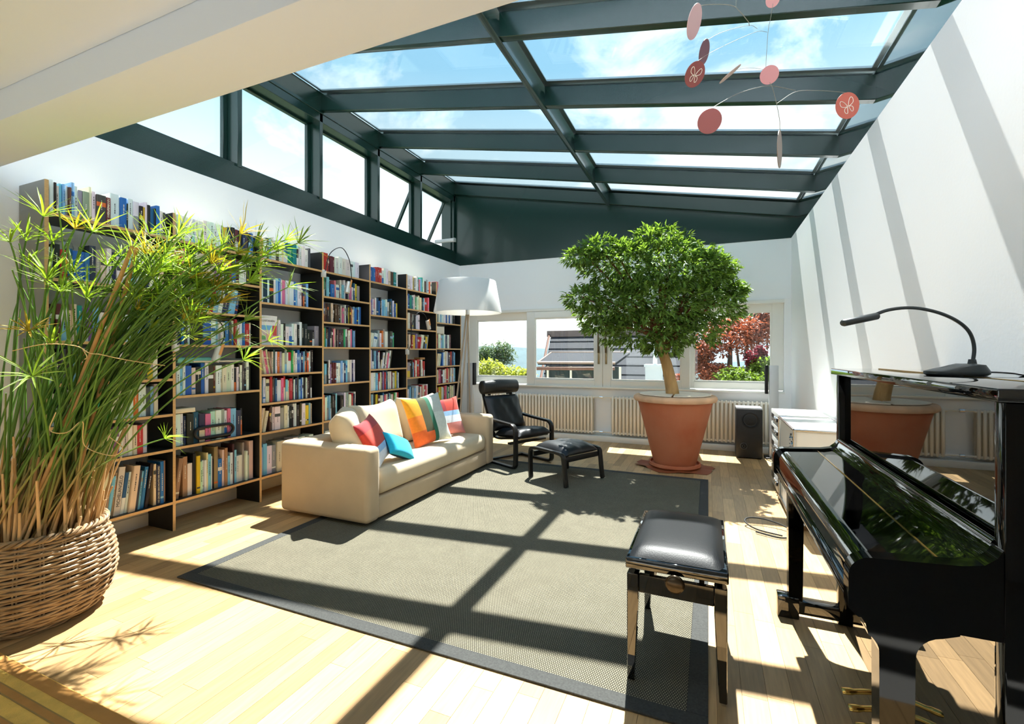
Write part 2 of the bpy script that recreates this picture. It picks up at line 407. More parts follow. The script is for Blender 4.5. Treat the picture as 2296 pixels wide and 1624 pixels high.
def sash(y0, y1, ang=0.0):
    t0 = MB()
    xg = -4.48; z0, z1 = 3.30, 4.22; w = 0.045
    for (a, b, c, d) in ((y0, y0+w, z0, z1), (y1-w, y1, z0, z1), (y0+w, y1-w, z0, z0+w), (y0+w, y1-w, z1-w, z1)):
        t0.box(xg-0.03, xg+0.02, a, b, c, d)
    g0 = MB().box(xg-0.008, xg+0.004, y0+w, y1-w, z0+w, z1-w)
    Mx = None
    if ang:
        piv = Vector((xg, 0, z1)); Mx = Matrix.Translation(piv) @ Matrix.Rotation(ang, 4, 'Y') @ Matrix.Translation(-piv)
        t0.v = [tuple(Mx @ Vector(p)) for p in t0.v]; g0.v = [tuple(Mx @ Vector(p)) for p in g0.v]
    so = t0.build('sash', GREEN, cl, bevel=0.004, seg=1)
    g0.build('pane', GLW, so)
ms = [1.40]+mul
for k in range(len(ms)-1):
    y0 = ms[k]+(0.05 if k else 0.0); y1 = ms[k+1]
    sash(y0, y1, math.radians(27) if k == 5 else 0)
ac = thing('window_opener', 'white chain actuator holding the open clerestory window', 'window opener', (-4.25, 6.9, 3.33))
MB().box(-4.36, -3.98, 6.86, 6.92, 3.31, 3.365).build('housing', M('white_plastic', (228,230,228), 0.35), ac, bevel=0.006)
MB().box(-4.56, -4.36, 6.875, 6.90, 3.325, 3.35).build('chain', CHROME, ac)
MB().box(-3.985, -3.97, 6.855, 6.925, 3.305, 3.37).build('end_cap', M('grey_plastic', (170,172,170), 0.4), ac, bevel=0.003)

# ---- the window band
def window(n, x0, x1, z0, z1, y0, y1, px0, px1, pz0, pz1, label, handle=None):
    w = thing('window_%d' % n, label, None, ((x0+x1)/2, (y0+y1)/2, z0), kind='structure')
    for (a, b, c, d) in ((x0, px0, z0, z1), (px1, x1, z0, z1), (px0, px1, z0, pz0), (px0, px1, pz1, z1)):
        MB().box(a, b, y0, y1, c, d).build('frame', FRAME, w, bevel=0.004, seg=1)
    ym = (y0+y1)/2
    MB().box(px0-0.005, px1+0.005, ym-0.006, ym+0.006, pz0-0.005, pz1+0.005).build('pane', GLW, w)
    bd = MB(); k = 0.022
    for (a, b, c, d) in ((px0, px0+k, pz0, pz1), (px1-k, px1, pz0, pz1), (px0+k, px1-k, pz0, pz0+k), (px0+k, px1-k, pz1-k, pz1)):
        bd.box(a, b, y0+0.012, ym-0.004, c, d)
    bd.build('glazing_bead', FRAME, w)
    if handle is not None:
        hb = MB().box(handle-0.016, handle+0.016, y0-0.01, y0, 1.23, 1.52).build('handle_plate', M('nickel_bronze', (150,135,105), 0.3, metal=0.9), w, bevel=0.003)
        MB().box(handle-0.011, handle+0.011, y0-0.055, y0-0.04, 1.41, 1.80).box(handle-0.009, handle+0.009, y0-0.045, y0-0.008, 1.43, 1.455).build('lever', M('dark_bronze', (95,82,60), 0.3, metal=0.9), hb, bevel=0.003)
    return w
window(1, -4.05, -2.80, 0.87, 2.13, 7.56, 7.64, -3.90, -2.89, 0.985, 2.00, 'fixed white window beside the floor lamp')
window(2, -2.89, -1.575, 0.86, 2.115, 7.47, 7.555, -2.745, -1.70, 0.965, 2.005, 'white casement window facing the slate roof', -1.635)
window(3, -1.57, -0.255, 0.86, 2.115, 7.47, 7.555, -1.443, -0.375, 0.965, 2.005, 'white casement window behind the potted tree', -1.515)
window(4, -0.30, 0.985, 0.87, 2.13, 7.56, 7.64, -0.205, 0.84, 0.975, 2.01, 'fixed white window facing the red maple')
struct(MB().box(-4.05, 0.985, 7.44, 7.64, 0.835, 0.862).build('trim_3', FRAME, bevel=0.004), 'white window sill')
struct(MB().box(-4.05, 0.985, 7.47, 7.60, 2.118, 2.168).build('trim_4', FRAME, bevel=0.003), 'white head trim above the windows')
# ================================================================= bookcase and books
XF, XBK = -3.88, -4.20
DIV = [1.562+0.7665*i for i in range(8)]
ZS = {0: [0.222,0.640,0.917,1.195,1.474,1.88,2.30], 1: [0.222,0.647,1.053,1.464,1.742,2.025,2.30]}
bc = thing('bookcase', 'tall black plywood bookcase covering the whole left wall', 'bookcase', (-4.04, 4.24, 0))
for i, y in enumerate(DIV):
    m = MB().box(XBK, XF-0.004, y-0.010, y+0.010, 0.0, 2.51, 0); m.box(XF-0.004, XF, y-0.010, y+0.010, 0.0, 2.51, 1)
    o = m.build('upright_panel', [FILM if i else M('grey_film_board', (120,122,118), 0.3), PLY], bc)
for b in range(7):
    for z in ZS[b % 2]:
        y0, y1 = DIV[b]+0.0105, DIV[b+1]-0.0105
        m = MB().box(XBK, XF-0.006, y0, y1, z-0.011, z+0.009, 0); m.box(XF-0.006, XF-0.001, y0, y1, z-0.011, z+0.009, 1)
        m.build('shelf', [FILM, PLY], bc)
PAL = dict(w=(226,228,222), c=(222,208,178), t=(160,134,100), k=(24,24,24), g=(150,152,148), d=(66,70,70), b=(38,104,176), l=(130,186,216), n=(36,46,82),
           q=(26,92,122), T=(22,140,122), G=(46,160,92), y=(222,188,40), o=(222,108,42), r=(184,44,40), m=(98,38,44), p=(220,118,140), v=(124,92,144), B=(74,52,42), e=(190,214,190))
CN = dict(w='white', c='cream', t='tan', k='black', g='grey', d='dark grey', b='blue', l='light blue', n='navy', q='petrol blue', T='teal', G='green', y='yellow',
          o='orange', r='red', m='maroon', p='pink', v='purple', B='brown', e='pale green')
# per bay, per shelf (bottom to top): (book heights, fraction of the bay filled, spine colours left to right; digit = thickness; > = leaning right, < = leaning left)
ROWS = {
 0: [((.27,.35),.98,'wkgw qBomm w2e2k>c>t>l>t>c2>q>w>c2>d>l>b>kcn2bt'), ((.20,.235),.80,'wwkgy2lwwkbccvwcwcr2w'), ((.20,.245),.90,'dwkgeBwwbnTcGccc2wowwdlg'),
     ((.20,.24),.90,'wkdklrwBwbTdwtmr2dgw'), ((.20,.25),.96,'lmmwccTvvlwwBccwwtlbqwlw'), ((.19,.27),.95,'wkrqb2bngcwnwwlewnwwc'), ((.185,.245),.97,'wwkwllwBlwg2g2cwd3m2w3b2kw2w2kywkqkb2wd')],
 1: [((.22,.36),.98,'w>t2t2w2ky2ewwcl2wkt2b2ct2l2w2Blww2gwe2c3'), ((.225,.26),.82,'w3wnk2q2n2p2e2w2gwpl2n2k'), ((.20,.265),.93,'dw2lwb2c2k2b2wB2mw2wc2c2w2kwBwdkwk'),
     ((.19,.24),.93,'ccnbdwk2k2k2b3w2lwwwb2derwwwbr2c'), ((.20,.235),.80,'kwdgw>b>r>l>w>n>l>n'), ((.19,.22),.92,'rrpkmccccvwwrbmwwk'), ((.20,.225),.97,'wwwwwwwwwwwwwkynkmkndkb')],
 2: [((.25,.31),.90,'wlwgccwcwwwcw'), ((.20,.245),.88,'>c>c>cBdww3g2c2wkkwwk2Bw2yylgc'), ((.20,.25),.86,'nwqw2c2r2Bdqw3p2rlcr2kwndlbwkwgBkk'), ((.20,.245),.90,'<t<c2<p<c<tcdwogc2gwr2Gcwb2lnlkBowkk'),
     ((.16,.25),.90,'....wwkw2w2wwkwkkkkkg2'), ((.21,.265),.80,'dwn2wk2wlbwp2www2blwwmndl'), ((.17,.225),.84,'wywdlwwdwcwqT2T2kwwww2d')],
 3: [((.25,.31),.90,'gwlcwwtwc'), ((.24,.30),.72,'kowlldkkl.k2wgg2wcrnw'), ((.21,.27),.72,'qwlkwvmmmw2w2lwnlw2wnw'), ((.19,.225),.76,'yByTmBnkBpckcBBBrGwmw2pqlk'),
     ((.17,.22),.88,'nbBBBBcckBBBBdcptwknyBoclbnlbb'), ((.15,.225),.84,'kGkl2db2pw2mwlwkgp2wqyyg2'), ((.185,.215),.82,'mrrmmmwww2w2w2www2')],
 4: [((.25,.31),.90,'gwlcwwtwc'), ((.20,.235),.84,'cqlkyBwwbpwnlwrGwr'), ((.20,.24),.86,'qww2w2lwrcBvrqkwwmweyqw'), ((.20,.245),.66,'nw2nllnwr>k>w2>k>w>p>w>B'), ((.18,.25),.72,'w>w2>w2>gwogw2k2ddG'),
     ((.17,.255),.82,'dwvwpwqbkwllwkwdqwbby'), ((.175,.225),.82,'bbbbrrrwwwcBBT2w')],
 5: [((.25,.31),.90,'gwlcwwtwc'), ((.23,.29),.80,'wdwlqg2lwwkwrcrpw'), ((.20,.25),.66,'wwg2BklrwrrBwrr'), ((.17,.22),.82,'TkcBryyv>r>r>w>w>k>y>g'), ((.20,.235),.50,'rcwBgkww'), ((.17,.23),.86,'wwqTqwcGeccBqwrrpB'),
     ((.175,.225),.92,'wwwwwygwwTplTwBgwow')],
 6: [((.2,.28),.60,'knwrwkcw'), ((.20,.24),.86,'vgryywlrpGwkccccg'), ((.20,.24),.88,'wkcrpmwwcrctwtwl'), ((.20,.24),.84,'.>c>cbwwcwdmrql'), ((.20,.235),.66,'wrwwllwnwm'), ((.20,.25),.86,'wwkwlwwbwbwgk'), ((.18,.22),.5,'wpwkwwg')],
}
BOOK = M('book_cloth', rough=0.5, attr=True); PAGE = M('book_pages', (226,216,190), 0.8, var=0.06, vscale=200, stretch=(1,30,1))
LET_D = M('dark_lettering', (30,28,26), 0.6); LET_L = M('cream_lettering', (232,224,196), 0.6)
ORD = ['first','second','third','fourth','fifth','sixth','seventh','eighth','ninth','tenth','eleventh','twelfth','thirteenth','fourteenth','fifteenth','sixteenth','seventeenth','eighteenth',
       'nineteenth','twentieth']
ORD += ['twenty-'+o for o in ORD[:9]] + ['thirtieth'] + ['thirty-'+o for o in ORD[:9]]
books = []
for b in range(7):
    zs = ZS[b % 2]
    for s, (hr, fill, spec) in enumerate(ROWS[b]):
        toks = []; lean = 0
        for ch in spec:
            if ch == '>': lean = 1
            elif ch == '<': lean = -1
            elif ch.isdigit(): toks[-1][1] = {'2': 1.7, '3': 2.5}[ch]
            elif ch == ' ': pass
            else: toks.append([ch, 1.0, lean]); lean = 0
        span = (DIV[b+1]-DIV[b]-0.03)*fill
        rr = random.Random(b*31+s*7+3)
        for tk in toks: tk[1] *= rr.uniform(0.72, 1.3)
        angs = [0.0]*len(toks); A = 0.0
        for i, tk in enumerate(toks):
            if tk[2]: A = (0.16 if s else 0.10)+0.015*(i % 3); angs[i] = A*tk[2]
        extra = 0
        for i in range(len(toks)):
            if angs[i] > 0 and (i+1 == len(toks) or angs[i+1] <= 0): extra += hr[1]*0.9*math.sin(angs[i])
            if angs[i] < 0 and (i == 0 or angs[i-1] >= 0): extra += hr[1]*0.9*math.sin(-angs[i])
        k = (span-extra)/sum(tk[1] for tk in toks); y = DIV[b]+0.014; n = 0
        hprev = 0.5*(hr[0]+hr[1])
        for i, (ch, th, ln) in enumerate(toks):
            t = th*k; a = angs[i]
            if a < 0 and (i == 0 or angs[i-1] >= 0): y += hr[1]*0.9*math.sin(-a)
            if ch != '.':
                n += 1
                hb = hr[0]+(hr[1]-hr[0])*(0.35*rr.random()+0.65*(0.5+0.5*math.sin(i*1.7+s)) if rr.random() < 0.75 else rr.random())
                if i and toks[i-1][0] == ch and rr.random() < 0.7: hb = hprev
                hprev = hb
                books.append(dict(b=b, s=s, n=n, c=ch, y=y, t=min(t, 0.075)-0.0006, h=hb, a=a, d=rr.uniform(0.14, 0.20), x=XF-0.035-rr.uniform(0, 0.03)*(0.6 if s else 1), z=zs[s]+0.0092, seed=rr.random()))
            y += t/math.cos(a) if ch != '.' else 0.055
            if a > 0 and (i+1 == len(toks) or angs[i+1] <= 0): y += hr[1]*0.9*math.sin(a)
def book_parts(q):
    cov, pag = MB(), MB(); rr = random.Random(int(q['seed']*1e6)); col = lin(tuple(max(4, min(250, c+rr.uniform(-13, 13))) for c in PAL[q['c']]))
    t, hh, d = q['t'], q['h'], q['d']; ct = min(0.0022, t*0.16)
    light = sum(col) > 1.1
    alt = lin(PAL[rr.choice('gcldgb' if light else 'wwclyo')])
    kind = rr.random(); bands = [(0, hh, col)]
    if kind < 0.10: z1 = rr.uniform(0.62, 0.85)*hh; bands = [(0, z1-0.03, col), (z1-0.03, z1, alt), (z1, hh, col)]
    elif kind < 0.20: z1 = rr.uniform(0.35, 0.6)*hh; bands = [(0, z1, alt), (z1, hh, col)]
    elif kind < 0.30: bands = [(0, 0.04, col), (0.04, 0.055, alt), (0.055, hh, col)]
    # spine slightly rounded, at x = 0, boards run back to -d
    r = min(0.004, t*0.25)
    for (z0, z1, cc) in bands:
        P = [(-0.004, 0), (-0.0008, r), (0, t/2), (-0.0008, t-r), (-0.004, t)]
        vs = [(p[0], p[1], z) for z in (z0, z1) for p in P]
        cov.add(vs, [(i, i+1, i+6, i+5) for i in range(4)], 0, cc)
    cov.box(-d, -0.004, 0, ct, 0, hh, 0, col); cov.box(-d, -0.004, t-ct, t, 0, hh, 0, col)
    cov.box(-0.004, -0.0035, 0, t, 0, hh, 0, col)
    if rr.random() < 0.6 and t > 0.012:      # title line and imprint on the spine
        w = min(0.006, t*0.22); zt = hh*rr.uniform(0.30, 0.5); zl = hh*rr.uniform(0.25, 0.42); ym = t*0.5
        mark = lin((40,40,42)) if light else lin((220,214,196))
        z = zt
        while z < zt+zl:
            ln = rr.uniform(0.004, 0.016); cov.box(0.0001, 0.0006, ym-w/2, ym+w/2*rr.uniform(.3, 1), z, min(z+ln, hh*0.96), 0, mark); z += ln+rr.uniform(0.002, 0.006)
    pag.box(-d+0.004, -0.005, ct, t-ct, 0.003, hh-0.004)
    Mx = Matrix.Translation((q['x'], q['y'], q['z'])) 
    a = q['a']
    if a > 0: Mx = Mx @ Matrix.Rotation(-a, 4, 'X')
    elif a < 0: Mx = Mx @ Matrix.Translation((0, t, 0)) @ Matrix.Rotation(-a, 4, 'X') @ Matrix.Translation((0, -t, 0))
    return cov, pag, Mx
def seen(q):
    d = depth(q['x'], q['y']); a = q['t']*q['h']*abs(q['x'])/d**3
    if q['b'] >= 2 and q['s'] == 0: a *= 0.1
    if q['b'] >= 3 and q['s'] == 1: a *= 0.3
    if q['b'] == 0 and q['s'] < 5 and q['n'] < 11: a *= 0.5
    return a
books.sort(key=seen, reverse=True)
SH = ['lowest shelf','second shelf up','third shelf up','fourth shelf up','fifth shelf up','sixth shelf up','topmost shelf']
BAY = ['first bay, behind the reeds','second bay','third bay','fourth bay','fifth bay','sixth bay','last bay by the window']
GOLD = {}
for q in books[:300]:
    cov, pag, Mx = book_parts(q)
    size = 'thick' if q['t'] > 0.034 else ('thin' if q['t'] < 0.017 else 'upright')
    if q['a']: size = 'leaning'
    o = cov.build('book', BOOK, None, origin=(0,0,0)); o.matrix_world = Mx; WO[o.name] = Vector((0,0,0))
    tag(o, '%s %s book, %s from left, %s, %s' % (CN[q['c']], size, ORD[q['n']-1], SH[q['s']], BAY[q['b']]), 'book', 'books in the bookcase')
    pag.build('pages', PAGE, o, local=True)
    q['obj'] = o
rest = MB(); restp = MB()
for q in books[300:]:
    cov, pag, Mx = book_parts(q)
    cov.v = [tuple(Mx @ Vector(p)) for p in cov.v]; pag.v = [tuple(Mx @ Vector(p)) for p in pag.v]
    rest_o = len(rest.v); rest.v += cov.v; rest.f += [tuple(i+rest_o for i in f) for f in cov.f]; rest.m += [0]*len(cov.f); rest.c += cov.c
    po = len(rest.v); rest.v += pag.v; rest.f += [tuple(i+po for i in f) for f in pag.f]; rest.m += [1]*len(pag.f); rest.c += [None]*len(pag.f)
tag(rest.build('books', [BOOK, PAGE]), 'remaining small rows of books on the farther shelves', 'books', kind='stuff')
def textmesh(name, cu, mat):
    tmp = bpy.data.objects.new('text_source', cu); C.objects.link(tmp); bpy.context.view_layer.update()
    me = bpy.data.meshes.new_from_object(tmp.evaluated_get(bpy.context.evaluated_depsgraph_get())); bpy.data.objects.remove(tmp)
    me.materials.clear(); me.materials.append(mat); o = bpy.data.objects.new(name, me); C.objects.link(o); return o
def lettering(q, text, size, mat, zf=0.5):
    cu = bpy.data.curves.new('lettering', 'FONT'); cu.body = text; cu.size = size; cu.align_x = 'CENTER'; cu.align_y = 'CENTER'; cu.extrude = 0.0003
    o = textmesh('lettering', cu, mat); o.parent = q['obj']
    o.matrix_local = Matrix(((0, 0, 1, 0.0012), (0, -1.0, 0, q['t']/2), (1, 0, 0, q['h']*zf), (0, 0, 0, 1)))
def pick(b, s, c, nth=0):
    l = sorted([q for q in books if q.get('obj') and q['b'] == b and q['s'] == s and q['c'] == c], key=lambda q: q['y'])
    return l[nth] if nth < len(l) else None
for (b, s, c, nth, txt, sz, mt) in [(0,6,'m',0,'DER WOLFSMANN',0.024,LET_L), (0,0,'c',1,'MICHELANGELO',0.030,LET_D), (0,0,'n',0,'DIE GROSSE GESCHICHTE DER MALEREI',0.016,LET_L)]:
    q = pick(b, s, c, nth)
    if q: lettering(q, txt, min(sz, q['t']*0.8), mt)

# ---- other things on the shelves
def yb(b, f): return DIV[b]+0.7665*f
al = MB().box(-0.008, 0.0, -0.105, 0.105, 0, 0.30); 
album = thing('picture_album', 'large white picture album standing cover outward on the shelf', 'book', (XF-0.05, yb(2,0.16), 1.4835), 0)
MB().box(-0.012, 0.0, -0.10, 0.10, 0.0, 0.285).build('cover', M('album_white', (232,230,224), 0.45), album, local=True, bevel=0.001, seg=1)
pic = MB(); pr = random.Random(5)
for (a, b_, z0, z1, mi) in ((-0.095,0.095,0.145,0.19,0), (-0.095,0.095,0.02,0.145,1), (0.045,0.095,0.09,0.19,2), (-0.09,-0.03,0.05,0.09,3), (-0.02,0.05,0.03,0.11,4)):
    pic.box(0.0, 0.0008+0.0003*mi, a, b_, z0, z1, mi)
pic.build('cover_picture', [M('album_sky',(120,180,220),0.5), M('album_sand',(216,196,190),0.5), M('album_red',(200,80,70),0.5), M('album_green',(110,170,110),0.5), M('album_pink',(225,150,150),0.5)], album, local=True)
cu = bpy.data.curves.new('title', 'FONT'); cu.body = 'LUSITANIEN'; cu.size = 0.026; cu.align_x = 'CENTER'; cu.extrude = 0.0004
to = textmesh('title', cu, LET_D); to.parent = album; to.matrix_local = Matrix(((0,0,1,0.001),(1,0,0,0.0),(0,1,0,0.225),(0,0,0,1)))
tr = MB().tube([(XF-0.07, yb(1,0.07), 1.345), (XF-0.06, yb(1,0.42), 1.345)], 0.024, 14)
tag(tr.build('paper_roll', M('mint_paper', (120,190,170), 0.5), smooth=True), 'mint green paper roll lying on books below the clip lamp', 'paper roll')
for i, (f0, f1, z, cc, lb) in enumerate(((0.22,0.80,1.334,(205,196,170),'cream flat book lying across the upright row in second bay'), (0.48,0.80,1.349,(60,70,66),'dark thin book lying on the cream one in second bay'))):
    o = MB().box(XF-0.20, XF-0.03, yb(1,f0), yb(1,f1), z-0.008, z+0.006).build('flat_book', M('flatbook%d' % i, cc, 0.5), bevel=0.002); tag(o, lb, 'book')
o = MB().box(XF-0.20, XF-0.03, yb(1,0.03), yb(1,0.24), 0.918, 0.955).build('flat_book', M('flatbook9', (228,214,184), 0.6), bevel=0.006); tag(o, 'open cream book lying on white books above the cable lock', 'book')
lk = thing('cable_lock', 'black folding cable lock lying before the paperbacks', 'lock', (XF-0.04, yb(1,0.47), 0.657))
yc = yb(1,0.42); zc = 0.735
ring = [(XF-0.02, yc+0.13+0.055*math.cos(a), zc+0.045*math.sin(a)) for a in [(-PI/2+PI*i/10) for i in range(11)]] + [(XF-0.03, yc-0.09+0.055*math.cos(a), zc+0.045*math.sin(a)) for a in [(PI/2+PI*i/10) for i in range(11)]]
MB().tube(ring, 0.013, 8, closed=True).build('shackle', BLACK, lk, smooth=True)
MB().tube([(XF-0.05, yc-0.05, 0.675), (XF-0.045, yc+0.17, 0.678)], 0.016, 10).build('lock_body', M('lock_black',(12,12,12),0.3), lk, smooth=True)
MB().tube(smoothpath([(XF-0.06, yc-0.1, 0.67), (XF-0.075, yc-0.15, 0.75), (XF-0.075, yc-0.02, 0.79), (XF-0.05, yc+0.10, 0.77), (XF-0.06, yc+0.04, 0.70)], 5), 0.010, 8).build('cable', BLACK, lk, smooth=True)
hg = thing('hourglass', 'glass hourglass with pale sand in front of blue books', 'hourglass', (XF-0.10, yb(0,0.155), 1.8895))
MB().lathe([(0.055,0.0),(0.055,0.012),(0.03,0.014)], 24).build('base', M('dark_wood',(70,45,28),0.4), hg, local=True, smooth=True)
MB().lathe([(0.02,0.014),(0.05,0.03),(0.058,0.07),(0.045,0.11),(0.006,0.145),(0.045,0.18),(0.058,0.22),(0.05,0.255),(0.02,0.27)], 24).build('bulb', glass('hourglass_glass',(0.92,0.95,0.94),0.9,0.10), hg, local=True, smooth=True)
MB().lathe([(0.0,0.018),(0.045,0.03),(0.052,0.07),(0.05,0.078),(0.0,0.085)], 20).build('sand', M('sand',(205,190,165),0.9), hg, local=True, smooth=True)
bxs = MB().box(XF-0.22, XF-0.03, yb(6,0.04), yb(6,0.36), 1.76, 1.87).box(XF-0.222, XF-0.028, yb(6,0.035), yb(6,0.365), 1.835, 1.855).build('storage_box', M('box_cream',(218,212,196),0.6), bevel=0.004)
bxs.location.z -= 0.045; tag(bxs, 'cream lidded box on top of books in the last bay', 'box')
tag(MB().box(XF-0.20, XF-0.09, yb(5,0.60), yb(5,0.76), 1.31, 1.34).build('wooden_block', M('block_wood',(190,140,80),0.5), bevel=0.002), 'small flat wooden block on red books in sixth bay', 'block')
def clip_lamp(b, zc, pts, head, hdir, label):
    y = DIV[b]; t = thing('clip_lamp', label, 'lamp', (XF, y, zc), group='clip lamps on the bookcase')
    MB().box(XF-0.02, XF+0.02, y-0.012, y+0.028, zc-0.045, zc+0.035).build('clamp', M('lamp_grey',(205,205,198),0.35), t, bevel=0.004)
    MB().tube(smoothpath(pts, 8), 0.005, 8).build('gooseneck', BLACK, t, smooth=True)
    hd = Vector(hdir).normalized(); p = Vector(head); q = p+hd*0.135
    sh = MB().tube([p, p+hd*0.004, q], [0.026, 0.030, 0.030], 18).build('shade', M('lamp_silver',(205,203,194),0.3, metal=0.3), t, smooth=True)
    side = hd.cross(Vector((0,1,0))).normalized(); side = side if side.x > 0 else -side
    c = p+hd*0.03+side*0.031
    MB().tube([p+hd*-0.02+side*0.034, p+hd*0.075+side*0.034], 0.012, 8, flat=0.35).build('handle', M('lamp_wood',(214,150,82),0.5), sh, smooth=True)
    return t
clip_lamp(3, 2.28, [(XF+0.02,DIV[3]+0.01,2.30),(XF+0.04,DIV[3]+0.06,2.50),(XF+0.05,DIV[3]+0.22,2.60),(XF+0.05,DIV[3]+0.34,2.50),(XF+0.05,DIV[3]+0.38,2.33),(XF+0.05,DIV[3]+0.38,2.22)], (XF+0.05,DIV[3]+0.345,2.23), (0.0,-0.25,-1), 'silver clip lamp arching over red books, fourth bay')
clip_lamp(1, 1.46, [(XF+0.02,DIV[1]+0.01,1.47),(XF+0.03,DIV[1]+0.20,1.66),(XF+0.05,DIV[1]+0.33,1.67),(XF+0.06,DIV[1]+0.37,1.56),(XF+0.06,DIV[1]+0.33,1.46)], (XF+0.06,DIV[1]+0.33,1.46), (0.0,-0.35,-1), 'silver clip lamp hanging before the second bay')
clip_lamp(5, 1.43, [(XF+0.02,DIV[5]+0.01,1.45),(XF+0.03,DIV[5]+0.06,1.55),(XF+0.03,DIV[5]+0.07,1.78),(XF+0.04,DIV[5]+0.20,1.98),(XF+0.04,DIV[5]+0.36,1.98),(XF+0.04,DIV[5]+0.46,1.88)], (XF+0.04,DIV[5]+0.45,1.89), (0.0,0.35,-1), 'silver clip lamp on black gooseneck, sixth bay')
# ================================================================= rugs
def weave(name, c1, c2, sx, sy, rough=0.9):
    m = bpy.data.materials.new(name); m.use_nodes = True; t = m.node_tree; b = t.nodes['Principled BSDF']; lk_ = t.links.new
    b.inputs['Roughness'].default_value = rough; b.inputs['Specular IOR Level'].default_value = 0.15
    g_ = t.nodes.new('ShaderNodeNewGeometry'); mp = t.nodes.new('ShaderNodeMapping'); mp.inputs['Scale'].default_value = (sx, sy, 1); lk_(g_.outputs['Position'], mp.inputs['Vector'])
    br = t.nodes.new('ShaderNodeTexBrick'); lk_(mp.outputs[0], br.inputs['Vector']); br.offset = 0.5; br.squash = 1.0
    br.inputs['Color1'].default_value = (*lin(c1), 1); br.inputs['Color2'].default_value = (*lin(tuple(x*0.93 for x in c1)), 1); br.inputs['Mortar'].default_value = (*lin(c2), 1)
    br.inputs['Scale'].default_value = 1.0; br.inputs['Mortar Size'].default_value = 0.19; br.inputs['Mortar Smooth'].default_value = 0.3; br.inputs['Brick Width'].default_value = 1.0; br.inputs['Row Height'].default_value = 1.0
    n_ = t.nodes.new('ShaderNodeTexNoise'); n_.inputs['Scale'].default_value = 7; lk_(g_.outputs['Position'], n_.inputs['Vector'])
    mr = t.nodes.new('ShaderNodeMapRange'); lk_(n_.outputs['Fac'], mr.inputs[0]); mr.inputs[3].default_value = 0.86; mr.inputs[4].default_value = 1.12
    sc = scale_col(t, br.outputs['Color'], (1,1,1), mr.outputs[0]); lk_(sc, b.inputs['Base Color'])
    bp = t.nodes.new('ShaderNodeBump'); bp.inputs['Strength'].default_value = 0.5; bp.inputs['Distance'].default_value = 0.003; bp.invert = True; lk_(br.outputs['Fac'], bp.inputs['Height']); lk_(bp.outputs[0], b.inputs['Normal'])
    return m
rg = thing('rug', 'large grey flat-woven rug with charcoal border', 'rug', (-1.525, 3.69, 0))
bw = 0.078
MB().box(-3.05+bw, -bw, 1.845+bw, 5.545-bw, 0.001, 0.009).build('field', weave('rug_weave', (140,134,114), (42,40,34), 95, 100), rg)
bd = MB()
for (a, b_, c_, d_) in ((-3.05, 0, 1.845, 1.845+bw), (-3.05, 0, 5.545-bw, 5.545), (-3.05, -3.05+bw, 1.845+bw, 5.545-bw), (-bw, 0, 1.845+bw, 5.545-bw)):
    MB().box(a, b_, c_, d_, 0.001, 0.010).build('border', M('rug_border', (58,59,57), 0.9, var=0.25, vscale=40, stretch=(3,3,1), bump=0.3, bscale=160), rg, bevel=0.002, seg=1)
g2 = thing('golden_rug', 'golden wool rug with brown stripes in front corner', 'rug', (-2.6, 0.4, 0))
GOLDR = M('gold_wool', (226,182,92), 0.95, var=0.14, vscale=14, bump=0.4, bscale=150); BRN = M('brown_wool', (176,126,66), 0.95, var=0.1, vscale=14); GRYW = M('grey_wool', (150,120,70), 0.95)
MB().box(-4.0, -1.93, -0.3, 1.055, 0.001, 0.012).build('pile', GOLDR, g2, bevel=0.003)
for (y0, y1, m) in ((1.0,1.05,BRN), (0.955,0.96,GRYW), (0.93,0.955,BRN), (0.925,0.93,GRYW), (0.865,0.87,GRYW), (0.84,0.865,BRN), (0.835,0.84,GRYW)):
    MB().box(-4.0, -1.93, y0, y1, 0.0122, 0.0135).build('stripe', m, g2)

